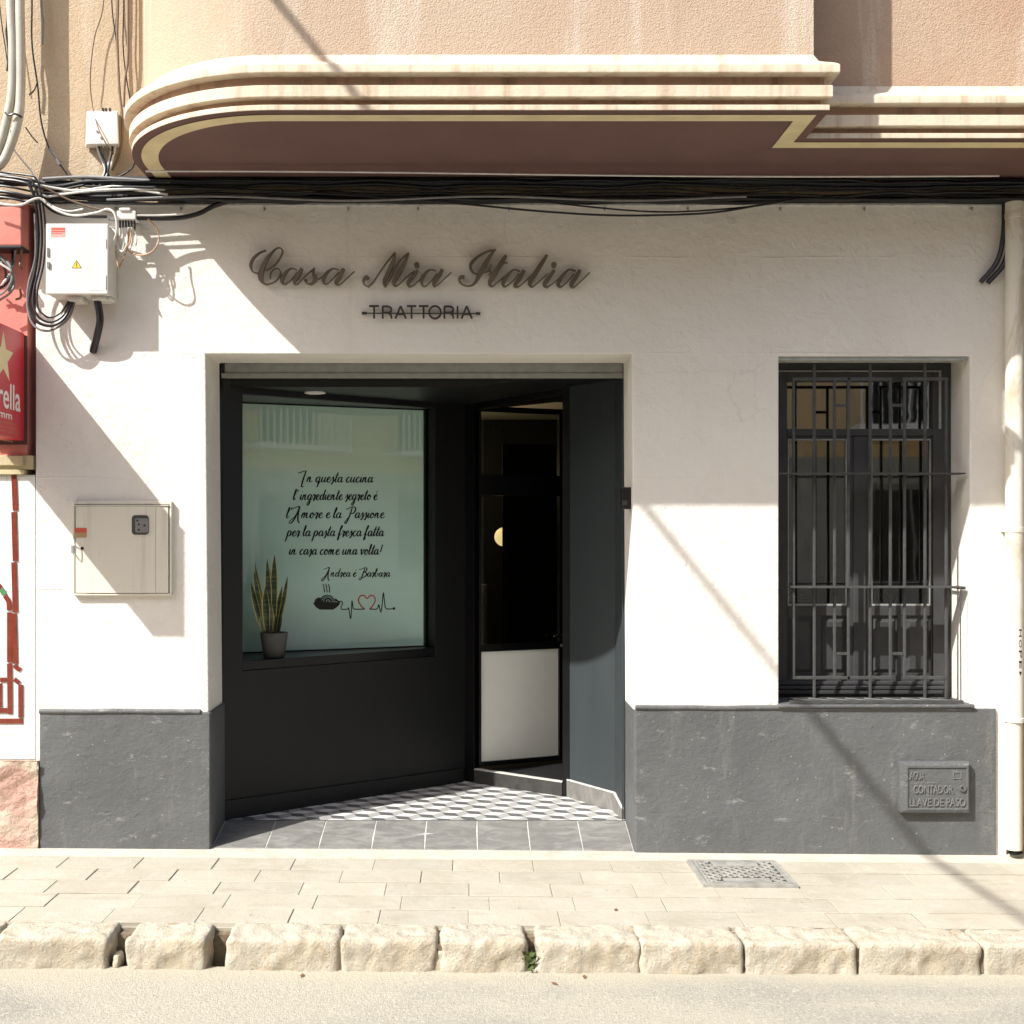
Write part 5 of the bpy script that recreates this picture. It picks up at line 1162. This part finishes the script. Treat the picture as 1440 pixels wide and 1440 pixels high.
# ------------------------------------------------------------------ cables and conduits
def cable(pts, r, mt, label, y=-.05, name='cable', group='cables fixed along the facade', n=8, jig=0.0, cat='cable'):
    P = []
    for p in pts:
        yy = p[2] if len(p) > 2 else y
        v = W(p[0], p[1], yy)
        if jig: v += Vector((0, random.uniform(-jig, jig), random.uniform(-jig, jig)))
        P.append(v)
    m_ = MB(); m_.tube(P, r, n, smooth=6); c = sum(P, Vector()) / len(P)
    return tag(m_.build(name, mt, None, loc=c, smooth=True), label, cat, group)
random.seed(11)
CON = 'grey conduits at top left'
cable([(15, -160), (15, 0), (18, 62), (17, 125), (10, 167), (0, 204), (-14, 232)], .0225, CONDUIT, 'thick grey conduit bending down at top left, the left one of the pair', -.12, 'conduit', CON, 14, cat='conduit')
cable([(28, -160), (28, 0), (29, 62), (29, 125), (25, 171), (8, 221), (-8, 238)], .0235, CONDUIT, 'thick grey conduit bending down at top left, the right one of the pair', -.12, 'conduit', CON, 14, cat='conduit')
for px, py, lab in ((18, 160, 'black tie holding the two grey conduits together'), ):
    cable([(7, 158, -.15), (13, 162, -.155), (20, 160, -.155), (28, 163, -.15), (31, 165, -.12)], .005, CAB_BLACK, lab, name='cable_tie', group=None, cat='cable tie')
# long black run along the ledge
long_lab = 'black cable in the tight bundle running along the ledge above the white wall'
base = [(252, .010, -.075), (257.5, .017, -.07), (262, .008, -.09), (272.5, .007, -.10), (277, .014, -.06), (282, .012, -.07), (284.5, .005, -.05), (255, .007, -.10), (280, .008, -.11), (268, .004, -.09)]
for i, (py, r_, yy) in enumerate(base):
    pts = [(x, py + (2.0 if r_ > .012 else 4.5) * noise.noise(Vector((x * (.006 if r_ > .012 else .014), i * 3.7, 0))) + (2.0 if x > 900 else 0) * math.sin(x * .01 + i), yy) for x in range(-60 if i in (1, 4) else 60 + 55 * (i % 3), 1500, 40)]
    cable(pts, r_, CAB_BLACK, long_lab, group='black cables in the bundle on the ledge')
cable([(x, 242.5 + 2.2 * math.sin((x - 700) * .0045) + (x - 205) * .004, -.30) for x in range(205, 1460, 60)], .0048, CAB_WHITE, 'thin white cable stretched under the brown soffit', n=6)
cable([(x, 279 + 3 * math.sin(x * .016) + (x > 1300) * (x - 1300) * -.02, -.135) for x in range(150, 1100, 50)], .006, CAB_GREY, 'grey cable weaving in front of the black bundle')
cable([(120, 262), (300, 266), (480, 274), (620, 284), (760, 297), (870, 303), (990, 300), (1060, 290), (1120, 280)], .0055, CAB_BLACK, 'thin black wire sagging below the bundle above the doorway', -.12)
cable([(700, 275), (820, 290), (930, 298), (1030, 293), (1110, 283), (1180, 276)], .0045, CAB_BLACK, 'thinnest black wire sagging beside another left of the window', -.11)
cable([(1412, 280), (1411, 330), (1402, 368), (1379, 397, -.02)], .013, CAB_BLACK, 'black cable curving down to a hole at right, the left one of the pair', -.04)
cable([(1421, 282), (1419, 332), (1412, 370), (1389, 398, -.02)], .013, CAB_BLACK, 'black cable curving down to a hole at right, the one beside the downpipe', -.04)
cable([(193, 306, -.13), (222, 307, -.11), (255, 306, -.1), (280, 300, -.09), (300, 290, -.08), (330, 280, -.08)], .0125, CAB_BLACK, 'thick black cable leaving the terminal block to the right')
cable([(192, 303, -.14), (225, 303, -.12), (258, 301, -.12)], .005, CAB_WHITE, 'short white cable lying on the thick black one right of the terminal block')
# left hand tangle
for i, (dx, dy, r_, lab) in enumerate(((0, 0, .0080, 'thick black cable looping under the electric box, outermost of its bundle'), (5, -4, .0062, 'black cable looping under the electric box, in the middle of its bundle'), (10, -9, .0052, 'black cable looping under the electric box, innermost of its bundle'))):
    P = [(0 + dx, 244 + dy + 8, -.13), (25 + dx, 249 + dy + 6, -.15), (42 + dx, 262 + dy, -.16), (51 + dx, 291, -.15), (54 + dx, 333, -.12), (51 + dx, 373, -.10), (43 + dx, 407, -.10), (41 + dx * 1.2, 431, -.11), (52 + dx, 452 + dy, -.12), (73, 458 + dy * 1.3, -.12), (92 - dx * .4, 446 + dy, -.11), (103 - i * 2.5, 420, -.09)]
    cable([(-30, 246 + dy, -.12)] + P, r_, CAB_BLACK, lab)
cable([(49, 300, -.13), (50, 360, -.09), (40, 400, -.08), (39, 433, -.08), (48, 458, -.09), (70, 465, -.09), (96, 448, -.09), (106, 420, -.08)], .006, CAB_GREY, 'grey cable looping under the electric box beside the black ones')
cable([(135.5, 416, -.09), (140.5, 447, -.09), (137, 470, -.06), (132, 489, -.02), (131, 494, -.005)], .0195, CAB_BLACK, 'short thick black hose from the electric box into the wall', cat='hose', name='hose', group=None)
for i, (a, lab) in enumerate(((246, 'upper black cable of the dark mass above the red box'), (253, 'second black cable of the dark mass above the red box'), (261, 'third black cable of the dark mass above the red box'), (269, 'fourth black cable of the dark mass above the red box'), (277, 'lowest black cable of the dark mass above the red box'))):
    cable([(-40, a + 2, -.10), (-5, a, -.12), (20, a + 3, -.13), (45, a + 8, -.12), (80, 262 + i * 5, -.10), (150, (251, 256, 263, 281, 286)[i], -.08), (260, (252, 257, 264, 280, 286)[i], -.07)], (.010, .007, .0055, .009, .006)[i], CAB_BLACK, lab)
cable([(-20, 283, -.17), (10, 288, -.18), (30, 288, -.18), (45, 281, -.18), (56, 279, -.17), (64, 285, -.16)], .006, CAB_WHITE, 'white cable curving under the dark mass above the red box')
cable([(14, 183, -.14), (19, 208, -.12), (31, 225, -.08), (46, 244, -.06), (50, 267, -.10), (69, 287, -.12), (94, 297, -.13), (117, 294, -.13)], .005, CAB_WHITE, 'white cable dropping from the conduits to the terminal block')
cable([(45, 258, -.16), (75, 264, -.13), (112, 268, -.12), (160, 262, -.12), (200, 268, -.11), (236, 274, -.11)], .006, CAB_WHITE, 'white cable lying across the bundle left of the balcony, upper')
cable([(52, 270, -.15), (66, 276, -.13), (90, 273, -.12), (130, 268, -.12), (180, 266, -.12), (232, 267, -.1)], .006, CAB_WHITE, 'white cable lying across the bundle left of the balcony, lower')
cable([(60, 252, -.1), (120, 249, -.09), (170, 252, -.09), (240, 256, -.08)], .010, CAB_GREY, 'grey cable along the top of the bundle at left')
cable([(62, 284, -.14), (80, 296, -.14), (104, 303, -.14), (135, 299, -.15), (152, 294, -.16), (162, 303, -.17), (164, 325, -.16), (158, 345, -.13)], .0055, CAB_WHITE, 'white cable arching over the terminal block')
cable([(55, 275, -.15), (66, 290, -.13), (82, 300, -.12), (110, 304, -.12), (150, 305, -.13)], .008, CAB_BLACK, 'black cable reaching from the bundle to the terminal block')
cable([(60, 262, -.15), (95, 280, -.12), (130, 292, -.12), (165, 300, -.13)], .005, CAB_BROWN, 'brown cable reaching from the bundle to the terminal block')
# hanging thin cables on the ochre wall
cable([(148, -130), (146, 0), (133, 52), (127, 104), (129, 142), (137, 177, -.125), (148, 200, -.13), (160, 217, -.05)], .0032, CAB_BROWN, 'thin dark cable bowing left across the junction box', -.03, n=6)
cable([(157, -130), (157, 0), (164, 62), (167, 125), (170, 150), (171, 185)], .0035, CAB_BLACK, 'thin dark cable hanging right of the junction box, leftmost of its group', -.03, n=6)
cable([(166, -130), (166, 0), (165, 52), (168, 125), (172, 167), (170, 208), (158, 240)], .0065, CAB_BROWN, 'thicker brown cable hanging past the right side of the junction box', -.03)
cable([(174, -130), (174, 0), (173, 62), (177, 104), (183, 140)], .0035, CAB_BLACK, 'thin dark cable ending at the balcony moulding', -.03, n=6)
cable([(180, -130), (180, 0), (180, 80), (176, 110), (174, 150)], .006, CAB_BROWN, 'brown cable close to the balcony wall', -.03)
cable([(45, -130), (45, 0), (45, 62), (53, 121), (58, 171), (69, 208), (83, 229), (104, 258), (113, 263)], .0045, CAB_BLACK, 'dark cable dropping down the shaded strip right of the conduits', -.03, n=6)
cable([(58, -130), (58, 0), (61, 31), (60, 62)], .006, CAB_GREY, 'short grey cable at the top right of the conduits', -.04)
cable([(69, 209, -.035), (78, 221, -.035), (84, 232, -.035)], .0075, CAB_GREY, 'short grey sleeve on the cable in the shaded strip', cat='cable sleeve', name='cable_sleeve', group=None)
cable([(36, 179, -.05), (45, 192, -.04), (53, 201, -.02)], .004, CAB_BROWN, 'short brown wire across the shaded wall right of the conduits', n=6)
cable([(52, 117, -.03), (48, 127, -.07), (41, 133, -.10)], .004, CAB_BLACK, 'short black wire tied to the dark dropping cable', n=6)
cable([(9, -130), (10, 20), (9, 45), (12, 75), (10, 100)], .006, CAB_BLACK, 'black cable squeezed left of the grey conduits', -.10)
cable([(-2, -10), (2, 30), (8, 70), (12, 100)], .003, CAB_BLACK, 'thin black wire slanting at the top left corner', -.06, n=6)
fan = [(136, 208, 148, 240, 130, 262, CAB_WHITE, 'white'), (142, 208, 149, 238, 152, 268, CAB_GREY, 'grey'), (148, 208, 150, 236, 160, 262, CAB_GREY, 'second grey'), (155, 208, 152, 238, 168, 266, CAB_WHITE, 'second white'), (162, 208, 154, 238, 139, 262, CAB_WHITE, 'third white'), (139, 208, 149, 234, 144, 264, CAB_BLACK, 'black'), (158, 208, 152, 240, 157, 268, CAB_BLACK, 'second black')]
lf = ['white cable fanning from the junction box to the left end of the fan', 'grey cable in the middle of the fan under the junction box', 'grey cable right of the middle of the fan under the junction box', 'white cable fanning from the junction box to the right end of the fan', 'white cable crossing the fan under the junction box from right to left', 'black cable at the left of the fan under the junction box', 'black cable at the right of the fan under the junction box']
for i, (a, b, c, d, e, f, mt, _) in enumerate(fan):
    cable([(a, b - 2, -.05), ((a + c) / 2 - (2 if a < 150 else -2), (b + d) / 2 - 6, -.05), (c, d, -.05 - i * .004), ((c + e) / 2, (d + f) / 2 + 3, -.06), (e, f, -.09)], .0055, mt, lf[i])
cable([(193, 205), (191, 225), (184, 238), (170, 247), (160, 252)], .0045, CAB_BLACK, 'thin black cable curving below the rounded balcony end', -.05, n=6)
# loops under the terminal block
random.seed(5)
loops = [([(169, 320), (168, 338), (163, 352), (170, 350), (172, 336), (173, 320)], CAB_WHITE, 'white wire loop under the leftmost terminal plug'), ([(173, 320), (174, 344), (169, 358), (176, 352), (178, 335), (181, 320)], CAB_WHITE, 'white wire loop under the middle of the terminal block'),
         ([(177, 320), (179, 340), (172, 354), (164, 344), (163, 328), (158, 322)], CAB_WHITE, 'white wire loop swinging left under the terminal block'), ([(181, 320), (180, 345), (170, 372), (166, 374), (163, 352), (165, 330)], COPPER, 'tan wire hanging lowest under the terminal block'),
         ([(185, 320), (183, 340), (178, 348), (186, 356), (200, 359), (215, 353), (223, 338), (220, 320), (208, 308)], COPPER, 'tan wire making the widest loop right of the terminal block'), ([(189, 320), (192, 335), (191, 345)], CAB_WHITE, 'short white wire end under the rightmost terminal plug'),
         ([(185, 320), (187, 336), (182, 352), (176, 356)], CAB_WHITE, 'white wire hanging from the fifth terminal plug')]
for P, mt, lab in loops: cable([(a, b, -.13 + random.uniform(-.02, .02)) for a, b in P], .0042, mt, lab, n=6, group='thin wires under the terminal block', cat='wire', name='wire')
# tangle under the red box
tang = [([(-20, 352), (0, 362), (14, 378), (16, 395), (4, 412), (-14, 418)], CAB_GREY, 'grey cable making the large loop below the red box'), ([(-10, 352), (6, 364), (15, 376), (20, 398), (14, 412), (-4, 424)], CAB_GREY, 'grey cable at the outer right of the loops below the red box'),
        ([(18, 352), (17, 366), (16, 384), (10, 398), (-4, 408)], CAB_BLACK, 'black cable crossing the loops below the red box'), ([(22, 351), (20, 366), (16, 380), (18, 396), (12, 410)], CAB_GREY, 'grey cable dropping straight below the red box'),
        ([(30, 351), (30, 362), (28, 372), (31, 378)], CAB_BROWN, 'brown cable end at the right below the red box'), ([(-14, 366), (2, 372), (16, 381)], CAB_WHITE, 'pale wire slanting through the loops below the red box'), ([(14, 386), (6, 396), (0, 404), (-10, 410)], CAB_WHITE, 'pale short wire at the bottom of the loops below the red box'),
        ([(-12, 352), (4, 372), (8, 390), (0, 404), (-14, 396)], CAB_BLACK, 'black cable making the small loop below the red box'), ([(28, 405), (29, 418), (22, 421)], CAB_BROWN, 'brown wire end hooked low on the red wall')]
for P, mt, lab in tang: cable([(a, b, -.07 + random.uniform(-.03, .03)) for a, b in P], .006, mt, lab, n=7, group='cables hanging below the red box')

# cable across the street (its shadow falls on the balcony, the wall and the pavement)
m_ = MB(); p0 = Vector((-2.72, 0.0, 6.05)); p1 = Vector((-2.44, -9.3, 6.05)); m_.tube([p0.lerp(p1, t / 20) - Vector((0, 0, .12 * math.sin(math.pi * t / 20))) for t in range(21)], .020, 8, smooth=0)
tag(m_.build('overhead_cable', CAB_BLACK, None, loc=(p0 + p1) / 2, smooth=True), 'overhead cable crossing the street, throwing the slanting shadow on the wall', 'cable')

# ------------------------------------------------------------------ small fixtures
DL = thing('downlight', 'round white recessed downlight in the dark entrance ceiling', 'light', W(443, 551, .62))
c = W(443, 551, .62); c.z = ceil(c.x)
m_ = MB(); m_.lathe(c, [(.040, -.001), (.060, -.001), (.060, -.007), (.050, -.009), (.040, -.004)], 24); m_.build('rim', WHITE_PR, DL, smooth=True)
m_ = MB(); m_.lathe(c, [(.001, -.0035), (.0395, -.0035), (.0395, -.0015)], 24); m_.build('diffuser', SPOT, DL)
SB = thing('door_sensor', 'small black box fixed on the right side of the doorway', 'sensor', W(876, 716, .1))
m_ = MB(); q0, q1 = W(868, 716, .06), W(882, 685, .06); m_.box(JR - .05, JR + .006, .06, .13, q0.z, q1.z); m_.build('case', CAB_BLACK, SB, bevel=.006)
m_ = MB(); m_.box(JR - .047, JR - .02, .056, .0595, q0.z + .02, q0.z + .045); m_.build('lens', CAST_D, SB)

# ------------------------------------------------------------------ snake plant on the window sill
up, _ = ray_u(385.5, 920, A_ - NL * .10, UL, NL); bp_ = TL(up, .10, .9385)
PP = thing('potted_plant', 'snake plant with yellow edged leaves in a grey cement pot on the black window sill', 'plant', bp_)
m_ = MB(); m_.lathe(bp_, [(.056, 0.0), (.060, .004), (.079, .135), (.079, .142), (.070, .142), (.068, .12)], 28); pot = m_.build('pot', POT, PP, smooth=True)
m_ = MB(); m_.lathe(bp_, [(.001, .125), (.069, .122)], 20); m_.build('soil', SOIL, pot)
def blade(base, tip, wd, bend, face, name='leaf'):
    n = 12; L = []; ax = tip - base; side = ax.cross(face).normalized(); nrm = side.cross(ax).normalized()
    m_ = MB(); rowsv = []
    for i in range(n + 1):
        t = i / n; p = base + ax * t + nrm * (bend * math.sin(math.pi * t))
        w_ = wd * 1.25 * (0.45 + 1.1 * t ** 0.8) * (1 - t ** 3.2) * .9 if t < 1 else 0; w_ = max(w_, .0008)
        rowsv.append([p + side * (w_ * s) + nrm * (.22 * w_ * (1 - s * s) * -1) for s in (-1, -.76, 0, .76, 1)])
    for i in range(n):
        for j in range(4): m_.quad([rowsv[i][j], rowsv[i][j + 1], rowsv[i + 1][j + 1], rowsv[i + 1][j]], 1 if j in (0, 3) else 0)
    return m_.build(name, [SNAKE, SNAKE_Y], PP, smooth=True)
def sp(px, py, off): # point on a plane parallel to the wall, off in front of the glass side
    off += .075; u, z = ray_u(px, py, A_ - NL * off, UL, NL); return TL(u, off, z)
LV = [((384, 890), (386, 780), .021, .03, (0.1, -1, .1), .045), ((378, 890), (375.5, 785), .018, .05, (.3, -1, 0), .06), ((374, 890), (358.5, 791), .015, -.02, (.5, -1, 0), .065), ((372, 890), (357, 804), .015, .03, (.2, -1, 0), .05), ((370, 890), (352.5, 818), .016, .02, (-.1, -1, 0), .035),
      ((376, 890), (373, 826), .022, .02, (-.1, -1, .1), .015), ((370, 890), (366, 866), .010, 0, (.3, -1, 0), .02), ((388, 890), (404.5, 810), .014, .03, (.5, -1, 0), .05), ((390, 890), (401, 839), .010, .02, (-.6, -1, 0), .03), ((386, 890), (397, 824), .014, .02, (-.3, -1, 0), .02),
      ((381, 890), (382, 850), .013, -.01, (.3, -1, 0), .01), ((392, 890), (396, 862), .009, 0, (.2, -1, 0), .03), ((380, 890), (379.5, 800), .014, .04, (.7, -1, 0), .075)]
for (bx, by), (tx, ty_), wd, bend, fc, off in LV: blade(sp(bx, by, .045 * .6 + off * .4), sp(tx, ty_, off), wd, bend * .5, Vector(fc).normalized())

# palm behind the barred window
PL = thing('indoor_palm', 'arching palm leaves behind the glass of the barred window', 'plant', (1.55, .50, .56))
def frond(parent, b, d, L, droop, nl, ll, mt, wd=.008):
    m_ = MB(); P = []; d = d.normalized()
    for i in range(11):
        t = i / 10; P.append(b + d * (L * t) + Vector((0, 0, -droop * t * t)))
    m_.tube(P, lambda t: .005 * (1 - .7 * t), 5, smooth=0)
    for i in range(nl):
        t = .25 + .75 * i / nl; k = t * 10; a = P[int(k)].lerp(P[min(int(k) + 1, 10)], k % 1); ax = (P[min(int(k) + 1, 10)] - P[int(k)]).normalized()
        s0 = ax.cross(Vector((0, -1, .2))).normalized()
        for s in (1, -1):
            dd = (ax * .8 + s0 * s * .8 + Vector((0, random.uniform(-.2, .2), -.25))).normalized(); l_ = ll * (1 - .55 * abs(t - .5)); q = dd.cross(Vector((0, -1, 0))).normalized() * wd
            m_.quad([a, a + dd * l_ * .4 + q, a + dd * l_, a + dd * l_ * .4 - q])
    return m_.build('frond', mt, parent)
random.seed(9)
for bx in (1.58, 1.98):
    for dx, dz, L in ((-.30, 1, 1.0), (.25, 1, .95), (-.1, 1, 1.15), (.45, .8, .8), (-.5, .75, .7), (.08, 1, .85)):
        frond(PL, Vector((bx, .46, .62)), Vector((dx, random.uniform(-.02, .08), dz)), L, .25, 16, .17, PALM)
m_ = MB()
for bx in (1.58, 1.98): m_.lathe((bx, .50, .555), [(.07, 0), (.09, .16), (.08, .16)], 16)
m_.build('pot', POT, PL, smooth=True)

# weed in the kerb joint
wx = WX(744, -1.38); WD = thing('weed', 'small green weed growing in the kerb joint', 'weed', (wx, -1.39, KZ - SL * wx))
for i in range(26):
    m_ = MB(); a = random.uniform(0, 6.28); b = Vector((wx + random.uniform(-.02, .02), -1.395 + random.uniform(-.015, .02), KZ - SL * wx + random.uniform(0, .07)))
    d = Vector((math.cos(a) * .6, -abs(math.sin(a)) * .5, random.uniform(.3, 1))).normalized(); L = random.uniform(.018, .045); q = d.cross(Vector((0, -1, .3))).normalized() * L * .22
    m_.quad([b, b + d * L * .5 + q, b + d * L, b + d * L * .5 - q]); m_.build('leaf', WEED, WD)
# litter on the road
for i, (px, py, lab) in enumerate(((822, 1374, 'small reddish dry leaf on the road by the kerb'), (866, 1279, 'dark dry leaf lying on the pavement'), (425, 1375, 'dark crumb on the road below the dark kerb gap'), (780, 1384, 'tiny dry leaf on the road below the weed'))):
    if py < 1300: d = F * CZ / (py - 745); z = .002
    else: d = F * (CZ - KZ) / (py - 745); z = KZ + .003
    x = CX + (px - 660) * d / F; c = Vector((x, d - D, z - SL * x)); m_ = MB(); L = .022; a = random.uniform(0, 3)
    u = Vector((math.cos(a), math.sin(a), .05)); v = Vector((-math.sin(a), math.cos(a), .1))
    m_.quad([c - u * L, c - v * L * .35 + Vector((0, 0, .004)), c + u * L, c + v * L * .4]); tag(m_.build('dry_leaf', simple('dry_leaf_%s' % 'abcd'[i], (.20, .10, .05), .8, .2, var=.3), None, loc=c), lab, 'leaf', 'litter on the ground')
